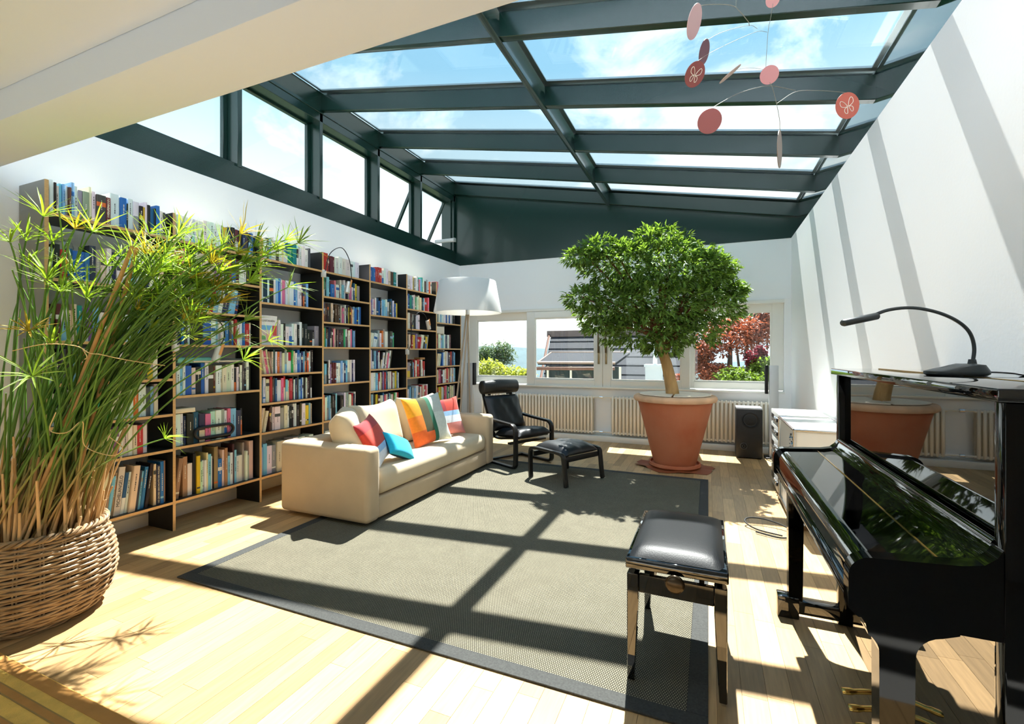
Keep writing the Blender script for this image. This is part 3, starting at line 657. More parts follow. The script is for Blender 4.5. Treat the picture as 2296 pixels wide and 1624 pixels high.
# ================================================================= sofa
LIN = M('beige_linen', (190,168,136), 0.85, var=0.05, vscale=5, bump=0.12, bscale=260, sheen=0.15)
LIN2 = M('beige_linen_cushion', (204,186,154), 0.85, var=0.05, vscale=5, bump=0.10, bscale=260, sheen=0.15)
def rbox(x0, x1, y0, y1, z0, z1, name, mat, parent, r=0.03, seg=4, M_=None, local=False):
    mb = MB().box(x0, x1, y0, y1, z0, z1)
    if M_ is not None: mb.v = [tuple(M_ @ Vector(p)) for p in mb.v]
    return mb.build(name, mat, parent, bevel=r, seg=seg, ang=80, local=local)
def cushion(w, hgt, t, n=14, p=2.6, sag=0.0, corner=0.04, seed=0, pat=None):
    # soft pillow standing in the local y (width) / z (height) plane, thickness along x
    rr = random.Random(seed); mb = MB(); ph = [rr.uniform(0, 6.28) for _ in range(6)]
    def pt(i, j, sgn):
        u = -1+2*i/n; v = -1+2*j/n
        e = max(0.0, (1-abs(u)**p)*(1-abs(v)**p))**0.42
        k = corner*(abs(u)*abs(v))**3
        yy = u*(w/2)*(1-0.035*(1-v*v)*0+k) ; zz = v*(hgt/2)*(1+k)
        yy *= 1-0.05*(1-abs(v)**2)*abs(u)**6*0 ; 
        yy *= (1-0.045*(abs(u)**4)*(1-v*v)); zz *= (1-0.045*(abs(v)**4)*(1-u*u))
        th = t/2*e*(1+0.07*math.sin(3*u+ph[0])*math.sin(2.5*v+ph[1]))
        zz -= sag*(1-u*u)*max(0, v)**2
        return (sgn*th, yy, zz)
    for sgn in (1, -1):
        base = len(mb.v)
        vs = [pt(i, j, sgn) for j in range(n+1) for i in range(n+1)]
        fs = []; mi = []
        for j in range(n):
            for i in range(n):
                f = (j*(n+1)+i, j*(n+1)+i+1, (j+1)*(n+1)+i+1, (j+1)*(n+1)+i); fs.append(f if sgn > 0 else f[::-1])
                mi.append(pat((i+0.5)/n, (j+0.5)/n, sgn) if pat else 0)
        o = len(mb.v); mb.v.extend(vs)
        for f, m in zip(fs, mi): mb.f.append(tuple(k+o for k in f)); mb.m.append(m); mb.c.append(None)
    return mb
def weld(o, dist=0.0006):
    bm = bmesh.new(); bm.from_mesh(o.data); bmesh.ops.remove_doubles(bm, verts=bm.verts, dist=dist); bmesh.ops.recalc_face_normals(bm, faces=bm.faces); bm.to_mesh(o.data); bm.free()
def sub(o, lv=1):
    md = o.modifiers.new('subdivision', 'SUBSURF'); md.levels = lv; md.render_levels = lv
SX0, SX1, SY0, SY1 = -3.45, -2.50, 2.935, 5.30
so = thing('sofa', 'long beige linen sofa standing on the grey rug', 'sofa', ((SX0+SX1)/2, (SY0+SY1)/2, 0))
rbox(SX0+0.05, SX1-0.012, SY0+0.165, SY1-0.165, 0.035, 0.205, 'base', LIN, so, 0.015)
rbox(SX0, SX1+0.012, SY0, SY0+0.17, 0.03, 0.64, 'arm', LIN, so, 0.045, 5)
rbox(SX0, SX1+0.012, SY1-0.17, SY1, 0.03, 0.64, 'arm', LIN, so, 0.045, 5)
rbox(SX0, SX0+0.20, SY0+0.165, SY1-0.165, 0.04, 0.63, 'back', LIN, so, 0.05, 5)
sc_ = rbox(SX0+0.19, SX1-0.005, SY0+0.175, SY1-0.175, 0.21, 0.415, 'seat_cushion', LIN2, so, 0.075, 6)
for (x, y) in ((SX0+0.08, SY0+0.1), (SX1-0.08, SY0+0.1), (SX0+0.08, SY1-0.1), (SX1-0.08, SY1-0.1)):
    MB().lathe([(0.022,0.0105),(0.022,0.04)], 12, (x, y, 0)).build('foot', BLACK, so)
def bcush(y, w, hgt, t, x, z, lean, yaw, seed):
    mb = cushion(w, hgt, t, 14, 4.6, 0.03, 0.03, seed)
    Mx = Matrix.Translation((x, y, z)) @ Matrix.Rotation(yaw, 4, 'Z') @ Matrix.Rotation(lean, 4, 'Y')
    mb.v = [tuple(Mx @ Vector(p)) for p in mb.v]
    o = mb.build('back_cushion', LIN2, so, smooth=True, ang=180); weld(o); sub(o); return o
bcush(3.30, 0.64, 0.52, 0.25, -3.00, 0.655, math.radians(-20), math.radians(38), 1)
bcush(3.83, 0.70, 0.52, 0.25, -3.13, 0.665, math.radians(-17), math.radians(3), 2)
bcush(4.62, 0.72, 0.53, 0.24, -3.13, 0.665, math.radians(-17), math.radians(-2), 3)
def felt(n, c): return M('felt_'+n, c, 0.95, var=0.06, vscale=40, bump=0.25, bscale=300, sheen=0.2)
def pillow(name, label, w, hgt, t, loc, lean, yaw, roll, mats, pat, seed, n=16):
    mb = cushion(w, hgt, t, n, 2.3, 0.0, 0.10, seed, pat)
    Mx = Matrix.Translation(loc) @ Matrix.Rotation(yaw, 4, 'Z') @ Matrix.Rotation(lean, 4, 'Y') @ Matrix.Rotation(roll, 4, 'X')
    mb.v = [tuple(Mx @ Vector(p)) for p in mb.v]
    o = mb.build(name, mats, None, smooth=True, ang=180); weld(o); sub(o); tag(o, label, 'pillow', 'throw pillows on the sofa'); return o
RED, LBL, WHT, PNK, DRD = felt('red',(198,62,44)), felt('sky',(150,190,225),), felt('white',(225,228,232)), felt('pink',(212,130,122)), felt('crimson',(160,44,48))
pillow('throw_pillow', 'red and sky blue pillow tucked in the near corner', 0.42, 0.42, 0.13, (-2.77, 3.36, 0.625), math.radians(-30), math.radians(18), math.radians(8), [RED, DRD, LBL, WHT],
       lambda u, v, s: (3 if v < 0.22 else 2 if v < 0.38 else (1 if v > 0.78 else 0)), 11)
pillow('throw_pillow', 'small turquoise pillow lying on the seat', 0.34, 0.25, 0.12, (-2.66, 3.57, 0.53), math.radians(-40), math.radians(12), math.radians(-30), [felt('turquoise',(18,170,200)), M('navy_cloth',(24,58,80),0.9)],
       lambda u, v, s: 0 if s > 0 else 1, 12)
OR, YE, OL, DG, PG, PG2 = felt('orange',(224,100,36)), felt('amber',(246,166,34)), felt('olive',(72,72,40)), felt('bottle',(28,100,72)), felt('palegrey',(190,196,186)), felt('mist',(206,212,200))
def patbig(u, v, s):
    if u < 0.28: return 0 if v < 0.30 else (1 if v > 0.62 else 6)
    if u < 0.50: return 2 if v > 0.24 else 0
    if u < 0.60: return 3
    return 4 if v > 0.62 else 5
pillow('throw_pillow', 'large square pillow in amber, olive, green and pale grey patches', 0.54, 0.54, 0.15, (-2.84, 4.32, 0.675), math.radians(-20), math.radians(-14), math.radians(4), [OR, YE, OL, DG, PG, PG2, felt('tangerine',(240,132,36))], patbig, 13, 20)
pillow('throw_pillow', 'red, pink and sky blue pillow beside the far arm', 0.46, 0.46, 0.13, (-2.90, 4.80, 0.64), math.radians(-20), math.radians(-24), math.radians(3), [RED, DRD, LBL, WHT, PNK],
       lambda u, v, s: (4 if v < 0.34 else 3 if v < 0.48 else 2 if v < 0.64 else (1 if u < 0.5 else 0)), 14)

# ================================================================= armchair and footstool (bentwood frames, black leather)
BW = M('black_bentwood', (22,21,20), 0.32, var=0.15, vscale=20)
fx, fy = 0.892, -0.452; ROT = math.atan2(fy, fx)          # local +x = forward
ch = thing('armchair', 'black leather lounge chair with bentwood cantilever frame', 'armchair', (-1.99, 5.41, 0.0), ROT)
def strip(path, w, t, name, parent, mat, y):
    # bent strip: path in local x,z, strip width along y
    P = [Vector((p[0], 0, p[1])) for p in path]; mb = MB(); vs = []
    for i, p in enumerate(P):
        a = P[max(i-1, 0)]; b = P[min(i+1, len(P)-1)]; d = (b-a).normalized(); nrm = Vector((-d.z, 0, d.x))
        for (s1, s2) in ((-1,-1), (1,-1), (1,1), (-1,1)): q = p+nrm*(t/2*s2); vs.append((q.x, y+s1*w/2, q.z))
    fs = [(0,1,2,3)] + [(4*i+j, 4*i+(j+1) % 4, 4*i+4+(j+1) % 4, 4*i+4+j) for i in range(len(P)-1) for j in range(4)] + [tuple(4*(len(P)-1)+j for j in (3,2,1,0))]
    mb.add(vs, fs); return mb.build(name, mat, parent, local=True, bevel=0.004, seg=2)
def sp2(pts, sub_=6): return [(p.x, p.z) for p in smoothpath([(a, 0, b) for a, b in pts], sub_)]
side = sp2([(-0.62,0.022),(-0.3,0.021),(-0.06,0.022),(-0.008,0.045),(0.0,0.10),(0.0,0.35),(-0.005,0.47),(-0.05,0.525),(-0.12,0.535),(-0.35,0.55),(-0.60,0.575)], 5)
for s in (-1, 1): strip(side, 0.055, 0.028, 'side_frame', ch, BW, s*0.305)
for s in (-1, 1): strip(sp2([(-0.02,0.37),(-0.2,0.345),(-0.42,0.32),(-0.52,0.36),(-0.60,0.52),(-0.70,0.75),(-0.80,1.00)], 5), 0.045, 0.022, 'seat_frame', ch, BW, s*0.235)
MB().box(-0.16, -0.10, -0.30, 0.30, 0.285, 0.31).build('cross_rail', BW, ch, local=True, bevel=0.004)
MB().box(-0.62, -0.575, -0.29, 0.29, 0.54, 0.60).build('cross_rail', BW, ch, local=True, bevel=0.004)
MB().box(-0.60, -0.55, -0.30, 0.30, 0.0105, 0.035).build('cross_rail', BW, ch, local=True, bevel=0.004)
def pad(path, w, t, name, parent, mat, nx=22, seams=True, seed=0):
    P = [Vector((p[0], 0, p[1])) for p in path]; k = len(P); mb = MB(); ny = 12; rr = random.Random(seed); pha = [rr.uniform(0, 6) for _ in range(4)]
    top = []; bot = []
    for i, p in enumerate(P):
        a = P[max(i-1, 0)]; b = P[min(i+1, k-1)]; d = (b-a).normalized(); nrm = Vector((-d.z, 0, d.x)) 
        if nrm.z < 0 and abs(nrm.z) > 0.3: nrm = -nrm
        e = min(1, (min(i, k-1-i)+0.12)/1.7)**0.5
        for j in range(ny+1):
            v = -1+2*j/ny; f = e*max(0.0, 1-abs(v)**5)**0.5
            wr = 0.10*math.sin(v*9+pha[0]+i*0.5)+0.08*math.sin(v*17+pha[1]-i*0.9)
            q = p+nrm*(t*0.65*f*(1+wr)); top.append((q.x, v*w/2, q.z)); q = p-nrm*(t*0.35*f); bot.append((q.x, v*w/2, q.z))
    vs = top+bot; o = len(top)
    fs = [(i*(ny+1)+j, i*(ny+1)+j+1, (i+1)*(ny+1)+j+1, (i+1)*(ny+1)+j) for i in range(k-1) for j in range(ny)]
    mb.add(vs, fs+[tuple(x+o for x in f[::-1]) for f in fs] +
           [(i*(ny+1), (i+1)*(ny+1), o+(i+1)*(ny+1), o+i*(ny+1)) for i in range(k-1)] + [(i*(ny+1)+ny, o+i*(ny+1)+ny, o+(i+1)*(ny+1)+ny, (i+1)*(ny+1)+ny) for i in range(k-1)] +
           [(j, o+j, o+j+1, j+1) for j in range(ny)] + [((k-1)*(ny+1)+j, (k-1)*(ny+1)+j+1, o+(k-1)*(ny+1)+j+1, o+(k-1)*(ny+1)+j) for j in range(ny)])
    ob = mb.build(name, mat, parent, local=True, smooth=True, ang=60); sub(ob); return ob
pad(sp2([(0.03,0.395),(-0.12,0.395),(-0.30,0.375),(-0.46,0.365)], 5), 0.56, 0.115, 'seat_cushion', ch, LEATHER, seed=1)
pad([(x, z) for x, z in sp2([(-0.475,0.40),(-0.53,0.52),(-0.60,0.69),(-0.665,0.84)], 5)], 0.58, 0.11, 'back_cushion', ch, LEATHER, seed=2)
hm = MB().tube([(-0.70, -0.30, 0.95), (-0.70, -0.288, 0.95), (-0.70, 0, 0.955), (-0.70, 0.288, 0.95), (-0.70, 0.30, 0.95)], [0.06, 0.078, 0.084, 0.078, 0.06], 18, flat=1.15)
hm.build('headrest', M('black_leather_gathered', (20,22,20), 0.36, bump=0.5, bscale=45, stretch=(1,6,0.6)), ch, local=True, smooth=True, ang=70)
for s in (-0.16, 0.16): MB().box(-0.72, -0.705, s-0.02, s+0.02, 0.84, 0.93).build('strap', BLACK, ch, local=True)
fs_ = thing('footstool', 'black leather footstool on bent black wooden legs', 'footstool', (-1.475, 5.03, 0.0), ROT)
arch = sp2([(-0.255,0.0105),(-0.262,0.12),(-0.262,0.28),(-0.245,0.335),(-0.19,0.352),(0.0,0.352),(0.18,0.345),(0.235,0.325),(0.25,0.275),(0.268,0.12),(0.285,0.0105)], 4)
for s in (-1, 1): strip(arch, 0.05, 0.03, 'side_frame', fs_, BW, s*0.295)
MB().box(0.215, 0.24, -0.27, 0.27, 0.25, 0.305).build('cross_rail', BW, fs_, local=True, bevel=0.003)
MB().box(-0.245, -0.22, -0.27, 0.27, 0.25, 0.305).build('cross_rail', BW, fs_, local=True, bevel=0.003)
pad(sp2([(-0.24,0.345),(-0.1,0.36),(0.1,0.36),(0.255,0.325)], 5), 0.535, 0.085, 'cushion', fs_, LEATHER, seed=5)

# ================================================================= floor lamp
fl = thing('floor_lamp', 'tripod floor lamp with wide white drum shade behind the sofa', 'lamp', (-3.03, 5.60, 0))
LW = M('grey_ash_pole', (170,155,135), 0.45)
for k, (dx, dy) in enumerate(((-0.27, 0.0), (0.02, 0.06), (-0.05, -0.22))):
    MB().tube([(-3.03+dx, 5.60+dy, 0.0105), (-3.03+0.01*(k-1), 5.60+0.012*(k-1), 1.96)], [0.013, 0.012], 10).build('leg', LW, fl, smooth=True)
shd = MB().lathe([(0.466,1.955),(0.464,1.955),(0.383,2.385),(0.379,2.388),(0.375,2.385),(0.456,1.955),(0.466,1.955)], 64, (-3.03,5.60,0), caps=False)
m_sh = M('white_shade_fabric', (244,244,242), 0.9, trans=0.45, tcol=(1,0.98,0.94)); shd.build('shade', m_sh, fl, smooth=True, ang=60)
MB().lathe([(0.0,2.0),(0.04,2.0),(0.055,2.05),(0.04,2.12),(0.0,2.14)], 16, (-3.03,5.60,0)).build('bulb', M('opal_glass',(240,238,230),0.3), fl, smooth=True)
MB().tube([(-3.41,5.60,2.15),(-3.03,5.60,2.0),(-2.65,5.60,2.15)], 0.006, 6).build('shade_carrier', CHROME, fl)
MB().lathe([(0.03,1.93),(0.03,2.0)], 12, (-3.03,5.60,0)).build('hub', CHROME, fl)

# ================================================================= radiators
RADW = M('radiator_enamel', (238,230,214), 0.4)
def radiator(x0, x1, label):
    t = thing('radiator', label, 'radiator', ((x0+x1)/2, 7.40, 0.12), group='radiators under the windows'); n = int((x1-x0)/0.056); st = (x1-x0)/n
    rib = MB().tube([(0,0,0.0),(0,0,0.012),(0,0,0.595),(0,0,0.607)], [0.010,0.0195,0.0195,0.010], 8); me = None
    for i in range(n):
        xx = x0+st*(i+0.5)
        if me is None:
            o = rib.build('rib', RADW, t, local=True, smooth=True, ang=70); me = o.data; o.location = Vector((xx, 7.375, 0.115))-WO[t.name]
        else:
            o = bpy.data.objects.new('rib', me); C.objects.link(o); o.parent = t; o.location = Vector((xx, 7.375, 0.115))-WO[t.name]
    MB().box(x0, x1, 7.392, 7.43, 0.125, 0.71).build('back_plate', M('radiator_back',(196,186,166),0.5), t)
    for z in (0.13, 0.685): MB().tube([(x0-0.01, 7.385, z+0.01), (x1+0.01, 7.385, z+0.01)], 0.017, 10).build('header_pipe', RADW, t, smooth=True)
    return t
ra = radiator(-3.72, -1.70, 'white ribbed radiator behind the black armchair')
rb_ = radiator(-1.42, 0.83, 'white ribbed radiator behind the terracotta pot')
for z in (0.145, 0.70):
    MB().tube([(-1.69, 7.385, z), (-1.43, 7.385, z)], 0.012, 10).build('link_pipe', RADW, ra, smooth=True)
    MB().tube([(-1.60, 7.385, z), (-1.55, 7.385, z)], 0.022, 12).build('valve', CHROME, ra, smooth=True)
struct(MB().box(-4.0, 1.0, 7.33, 7.47, 0.0, 0.085).build('trim_5', FRAME, bevel=0.004), 'white plinth below the radiators')
# ================================================================= upright piano (black lacquer, keyboard side faces the bookcase)
PX0, PXC, PXB, PY0, PY1 = 0.325, 0.63, 1.055, 1.40, 2.90
pn = thing('upright_piano', 'polished black upright piano along the white wall', 'piano', (0.75, 2.15, 0))
for y0 in (PY0, PY1-0.045): MB().box(PXC-0.012, PXB, y0, y0+0.045, 0.0005, 1.29).build('side_panel', BLACKE, pn, bevel=0.004)
MB().box(PXC+0.015, PXB-0.01, PY0+0.045, PY1-0.045, 0.93, 1.289).build('upper_panel', BLACKM, pn)
MB().box(PXC+0.015, PXB-0.01, PY0+0.045, PY1-0.045, 0.09, 0.76).build('lower_panel', BLACKM, pn)
MB().box(PXC+0.02, PXB-0.01, PY0+0.045, PY1-0.045, 0.002, 0.085).build('bottom_rail', BLACKP, pn)
lid = MB().box(PXC-0.032, PXB+0.005, PY0-0.018, PY1+0.018, 1.2905, 1.322).build('lid', BLACKP, pn, bevel=0.004)
MB().box(0.80, 0.806, PY0-0.01, PY1+0.01, 1.3221, 1.3245).build('hinge', BRASS, lid)
key = [(PX0+0.015, 0.745), (PXC+0.01, 0.745), (PXC+0.01, 0.945), (PXC-0.012, 0.945), (PXC-0.022, 0.925), (PXC-0.045, 0.903), (PXC-0.085, 0.895), (PX0+0.06, 0.885)] + [(PX0+0.06+0.045*math.cos(a), 0.84+0.045*math.sin(a)) for a in [PI/2+PI/2*i/6 for i in range(7)]] + [(PX0+0.015, 0.78)]
cheek = [(PX0, 0.76), (PX0+0.02, 0.742), (PXC+0.01, 0.742), (PXC+0.01, 0.955), (PXC-0.012, 0.952), (PXC-0.022, 0.932), (PXC-0.045, 0.912), (PXC-0.085, 0.904), (PX0+0.06, 0.894)] + [(PX0+0.05+0.05*math.cos(a), 0.844+0.05*math.sin(a)) for a in [PI/2+PI/2*i/6 for i in range(7)]]
MB().prism(key, 'y', PY0+0.05, PY1-0.05).build('fallboard', BLACKP, pn, smooth=True, ang=25)
for y0 in (PY0+0.004, PY1-0.052): MB().prism(cheek, 'y', y0, y0+0.047).build('cheek', BLACKE, pn, smooth=True, ang=25)
MB().box(0.520, 0.524, PY0+0.055, PY1-0.055, 0.8885, 0.896).build('hinge', BRASS, pn)
MB().box(PX0+0.004, PX0+0.02, PY0+0.055, PY1-0.055, 0.766, 0.80).build('key_slip', BLACKP, pn, bevel=0.006)
MB().tube([(PXC-0.006, PY0+0.046, 0.952), (PXC-0.006, PY1-0.046, 0.952)], 0.011, 12).build('moulding', BLACKP, pn, smooth=True)
for y0 in (PY0+0.012, PY1-0.072):
    leg = [(0.350, 0.744), (0.362, 0.725)] + [(p[0], p[1]) for p in arc((0.345, 0.66), 0.045, PI/3, 0, 5)] + [(0.392, 0.10), (0.456, 0.10), (0.462, 0.66)] + [(p[0], p[1]) for p in arc((0.525, 0.66), 0.063, PI, PI*0.56, 6)] + [(0.545, 0.735), (0.545, 0.744)]
    MB().prism(leg, 'y', y0, y0+0.06).build('leg', BLACKE, pn, smooth=True, ang=25)
    MB().box(0.345, 0.62, y0-0.002, y0+0.062, 0.03, 0.10).build('toe', BLACKP, pn, bevel=0.006)
    MB().box(0.34, 0.44, y0-0.006, y0+0.066, 0.0005, 0.115).build('toe_block', BLACKP, pn, bevel=0.006)
for yp in (2.02, 2.115, 2.21):
    MB().tube(smoothpath([(0.66, yp, 0.075), (0.60, yp, 0.082), (0.53, yp, 0.066), (0.49, yp, 0.058)], 5), [0.014]*11+[0.018]*4+[0.016], 12, flat=0.55).build('pedal', BRASS, pn, smooth=True)
pl = thing('piano_lamp', 'dark grey gooseneck lamp standing on the piano lid', 'lamp', (0.86, 2.15, 1.323))
LG = M('lamp_dark_grey', (52,58,60), 0.4)
# lamp base: long rounded wedge across the view
c0 = Vector((0.80, 2.10, 1.3226)); ax = Vector((0.92, 0.39, 0)); ay = Vector((-0.39, 0.92, 0))
pr_ = []
bs = MB(); n = 20; lay = [(0.0, 0.90), (0.006, 1.0), (0.016, 1.0)]
vs = []; 
for (dz, k) in lay+[(1, 0.86), (2, 0.55)]:
    for j in range(n):
        a = 2*PI*j/n; u = math.cos(a); v = math.sin(a); u = math.copysign(abs(u)**0.75, u); v = math.copysign(abs(v)**0.75, v)
        topz = 0.020+0.018*min(1, max(0, (u+0.8)/1.1))
        z = dz if dz < 0.5 else (topz if dz == 1 else topz+0.004)
        p = c0+ax*(u*0.102*k)+ay*(v*0.050*k); vs.append((p.x, p.y, c0.z+z))
fs = [(i*n+j, i*n+(j+1) % n, (i+1)*n+(j+1) % n, (i+1)*n+j) for i in range(4) for j in range(n)]+[tuple(range(n))[::-1], tuple(4*n+j for j in range(n))]
bs.add(vs, fs).build('base', LG, pl, smooth=True, ang=50)
def lp(u, z): p = c0+ax*u; return (p.x, p.y, z)
neck = smoothpath([lp(0.055,1.358), lp(0.062,1.42), lp(0.045,1.475), lp(0.0,1.515), lp(-0.07,1.545), lp(-0.155,1.560), lp(-0.24,1.552), lp(-0.31,1.525)], 7)
MB().tube(neck, 0.0058, 10).build('gooseneck', LG, pl, smooth=True)
MB().lathe([(0.016,0),(0.013,0.012),(0.010,0.030)], 14, (c0+ax*0.055)[:2]+(1.350,)).build('collar', LG, pl, smooth=True)
hdv = MB().tube([lp(-0.275,1.532), lp(-0.28,1.531), lp(-0.395,1.507), lp(-0.40,1.506)], [0.010,0.0155,0.0155,0.012], 12, flat=0.8)
hdv.build('shade', LG, pl, smooth=True, ang=60)
MB().tube(smoothpath([lp(0.10,1.334), lp(0.14,1.334), lp(0.20,1.330), lp(0.235,1.3245), (1.06,2.12,1.323)], 6), 0.0028, 6).build('cable', BLACK, pl, smooth=True)

# ================================================================= piano stool
st = thing('piano_stool', 'black piano stool with padded leather seat', 'stool', (-0.125, 2.325, 0.0))
x0, x1, y0, y1 = -0.325, 0.075, 2.005, 2.645
rbox(x0, x1, y0, y1, 0.488, 0.535, 'seat_frame', BLACKP, st, 0.006, 2)
def seatpad():
    n = 16; mb = MB(); vs = []
    for j in range(n+1):
        for i in range(n+1):
            u = -1+2*i/n; v = -1+2*j/n; e = (max(0, 1-u**6)*max(0, 1-v**6))**0.5
            vs.append(((x0+x1)/2+u*(x1-x0-0.024)/2, (y0+y1)/2+v*(y1-y0-0.024)/2, 0.533+0.045*e*(0.85+0.15*(1-u*u)*(1-v*v))))
    mb.add(vs, [(j*(n+1)+i, j*(n+1)+i+1, (j+1)*(n+1)+i+1, (j+1)*(n+1)+i) for j in range(n) for i in range(n)])
    mb.box(x0+0.012, x1-0.012, y0+0.012, y1-0.012, 0.528, 0.5335)
    o = mb.build('seat_pad', M('stool_leather', (10,13,16), 0.42, spec=0.2, bump=0.06, bscale=180), st, smooth=True, ang=60); return o
seatpad()
for (lx, ly, s1, s2) in ((x0+0.005, y0+0.01, 1, 1), (x1-0.005, y0+0.01, -1, 1), (x0+0.005, y1-0.01, 1, -1), (x1-0.005, y1-0.01, -1, -1)):
    a, b = 0.048, 0.030; mb = MB()
    q = lambda w, z: [(lx, ly, z), (lx+s1*w, ly, z), (lx+s1*w, ly+s2*w, z), (lx, ly+s2*w, z)]
    mb.add(q(b, 0.010)+q(a, 0.36)+q(a, 0.465), [(0,3,2,1), (8,9,10,11)]+[(k*4+j, k*4+(j+1) % 4, k*4+4+(j+1) % 4, k*4+4+j) for k in range(2) for j in range(4)])
    lo = mb.build('leg', BLACKP, st, bevel=0.003, seg=1)
    MB().lathe([(0.012,0.0006),(0.012,0.011)], 10, (lx+s1*b/2, ly+s2*b/2, 0.0005 if lx > 0 else 0.0095)).build('glide', CHROME, lo)
for ly in (y0+0.018, y1-0.04): MB().box(x0+0.053, x1-0.053, ly, ly+0.022, 0.385, 0.462).build('apron', BLACKP, st, bevel=0.003, seg=1)
for lx in (x0+0.012, x1-0.034): MB().box(lx, lx+0.022, y0+0.058, y1-0.058, 0.385, 0.462).build('apron', BLACKP, st, bevel=0.003, seg=1)
for s in (0.10, 0.30): MB().box(x0+s-0.01, x0+s+0.01, y0+0.08, y1-0.08, 0.40, 0.49).build('lift_bar', M('steel_dark',(70,70,70),0.35,metal=0.8), st)
MB().lathe([(0.0,0),(0.028,0.0),(0.036,0.004),(0.039,0.012),(0.036,0.018),(0.012,0.02),(0.012,0.05)], 24).build('knob', M('bronze_knob',(58,48,34),0.2,metal=0.6), st, M=Matrix.Translation((-0.125, y0-0.028, 0.462)) @ Matrix.Rotation(-PI/2, 4, 'X'), smooth=True, ang=50)

# ================================================================= terracotta pot and tree
PCX, PCY = -0.385, 6.08
TC = M('terracotta', (206,128,90), 0.8, rgb2=(178,98,64), vscale=3.5, var=0.12, bump=0.1, bscale=40)
TCR = M('terracotta_rim', (222,178,140), 0.85, var=0.14, vscale=6)
pt_ = thing('terracotta_pot', 'huge terracotta pot standing in a saucer by the window', 'pot', (PCX, PCY, 0))
MB().lathe([(0.0,0.030),(0.235,0.030),(0.243,0.045),(0.262,0.10),(0.375,0.55),(0.447,0.835),(0.44,0.84),(0.39,0.84),(0.37,0.80),(0.0,0.80)], 56, (PCX, PCY, 0)).build('body', TC, pt_, smooth=True, ang=40)
MB().lathe([(0.44,0.812),(0.478,0.818),(0.494,0.845),(0.486,0.872),(0.47,0.887),(0.425,0.89),(0.412,0.88),(0.412,0.84),(0.44,0.812)], 56, (PCX, PCY, 0), caps=False).build('rim', TCR, pt_, smooth=True, ang=50)
MB().lathe([(0.0,0.012),(0.285,0.012),(0.305,0.03),(0.302,0.062),(0.287,0.064),(0.28,0.035),(0.0,0.03)], 48, (PCX, PCY, 0)).build('saucer', TC, pt_, smooth=True, ang=40)
cv = MB()
for s in (-1, 1):
    pts = [(PCX+s*0.012, PCY-0.40)]+[(PCX+s*0.012+s*0.408*math.sin(a), PCY-0.40*math.cos(a)) for a in [PI*i/20 for i in range(1, 20)]]+[(PCX+s*0.012, PCY+0.40)]
    MB().prism(pts, 'z', 0.893, 0.903).build('cover_board', M('cover_ply',(238,222,200),0.7,var=0.06,vscale=6), pt_)
lm = MB(); rr = random.Random(9); k = 26
vs = [(PCX, PCY-0.02, 0.011)]+[(PCX+(0.40+rr.uniform(-.07,.06))*1.08*math.cos(2*PI*i/k), PCY-0.03+(0.36+rr.uniform(-.05,.05))*math.sin(2*PI*i/k), 0.004+max(0, rr.uniform(-.01,.022))) for i in range(k)]
lm.add(vs, [(0, 1+i, 1+(i+1) % k) for i in range(k)]); lm.add([(p[0], p[1], p[2]-0.0025) for p in vs], [(0, 1+(i+1) % k, 1+i) for i in range(k)])
tag(lm.build('leather_mat', M('brown_leather',(140,74,40),0.6)), 'crumpled brown leather mat under the pot saucer', 'mat')
BARK = M('pale_bark', (176,140,92), 0.9, var=0.25, vscale=14, stretch=(1,1,0.25), bump=0.7, bscale=30)
LEAF = M('ficus_leaf', (112,142,66), 0.34, island=0.6, trans=0.36, tcol=(1.35,1.3,0.55), spec=0.5)
tree = thing('potted_tree', 'bushy small-leaved green tree growing from the terracotta pot', 'tree', (PCX, PCY, 0.90))
tp = [(PCX-0.02, PCY, 0.82), (PCX-0.03, PCY, 0.95), (PCX-0.06, PCY-0.02, 1.12), (PCX-0.10, PCY-0.03, 1.30), (PCX-0.16, PCY-0.04, 1.48), (PCX-0.17, PCY-0.05, 1.66)]
MB().tube(smoothpath(tp, 5), [0.085-0.0015*i for i in range(26)], 12, ).build('trunk', BARK, tree, smooth=True)
LOB = [(1480,600,120,72,0.50), (1390,600,90,58,0.42), (1560,615,85,55,0.42), (1370,690,85,52,0.42), (1470,690,120,66,0.5), (1560,690,100,62,0.46), (1615,655,46,36,0.3), (1450,748,100,46,0.42), (1540,745,72,40,0.4),
       (1308,578,44,20,0.2), (1310,672,46,24,0.22), (1480,540,70,26,0.3), (1345,560,46,26,0.25), (1590,600,44,24,0.22), (1485,775,50,26,0.25), (1345,735,36,18,0.2), (1650,655,20,14,0.12)]
camR = Vector((math.cos(TH), math.sin(TH), 0)); camF = Vector((-math.sin(TH), math.cos(TH), 0)); camO = Vector((0,0,1.4)); TD = 5.70
rt = random.Random(21)
def from_px(u, v, t): return camO + (camF + camR*((u-1148)/1039.0) + Vector((0,0,1))*((793-v)/1039.0))*t
crown = []
for (u, v, ru, rv, rd) in LOB:
    c = from_px(u, v, TD+rt.uniform(-0.12, 0.12)); crown.append((c, ru/1039.0*TD, rv/1039.0*TD, rd*1.15))
brs = MB(); top = Vector(tp[-1])
for i, (c, a, b_, d_) in enumerate(crown):
    s_ = Vector(tp[3]).lerp(top, rt.random()); path = bez(s_, s_.lerp(c, 0.35)+Vector((0,0,0.12)), s_.lerp(c, 0.7)+Vector((0,0,0.05)), c+Vector((rt.uniform(-.2,.2)*a, rt.uniform(-.2,.2), 0.3*b_)), 8)
    MB().tube(path, [0.028-0.0026*k for k in range(9)], 6).build('branch', M('red_bark',(120,74,46),0.9), tree, smooth=True)
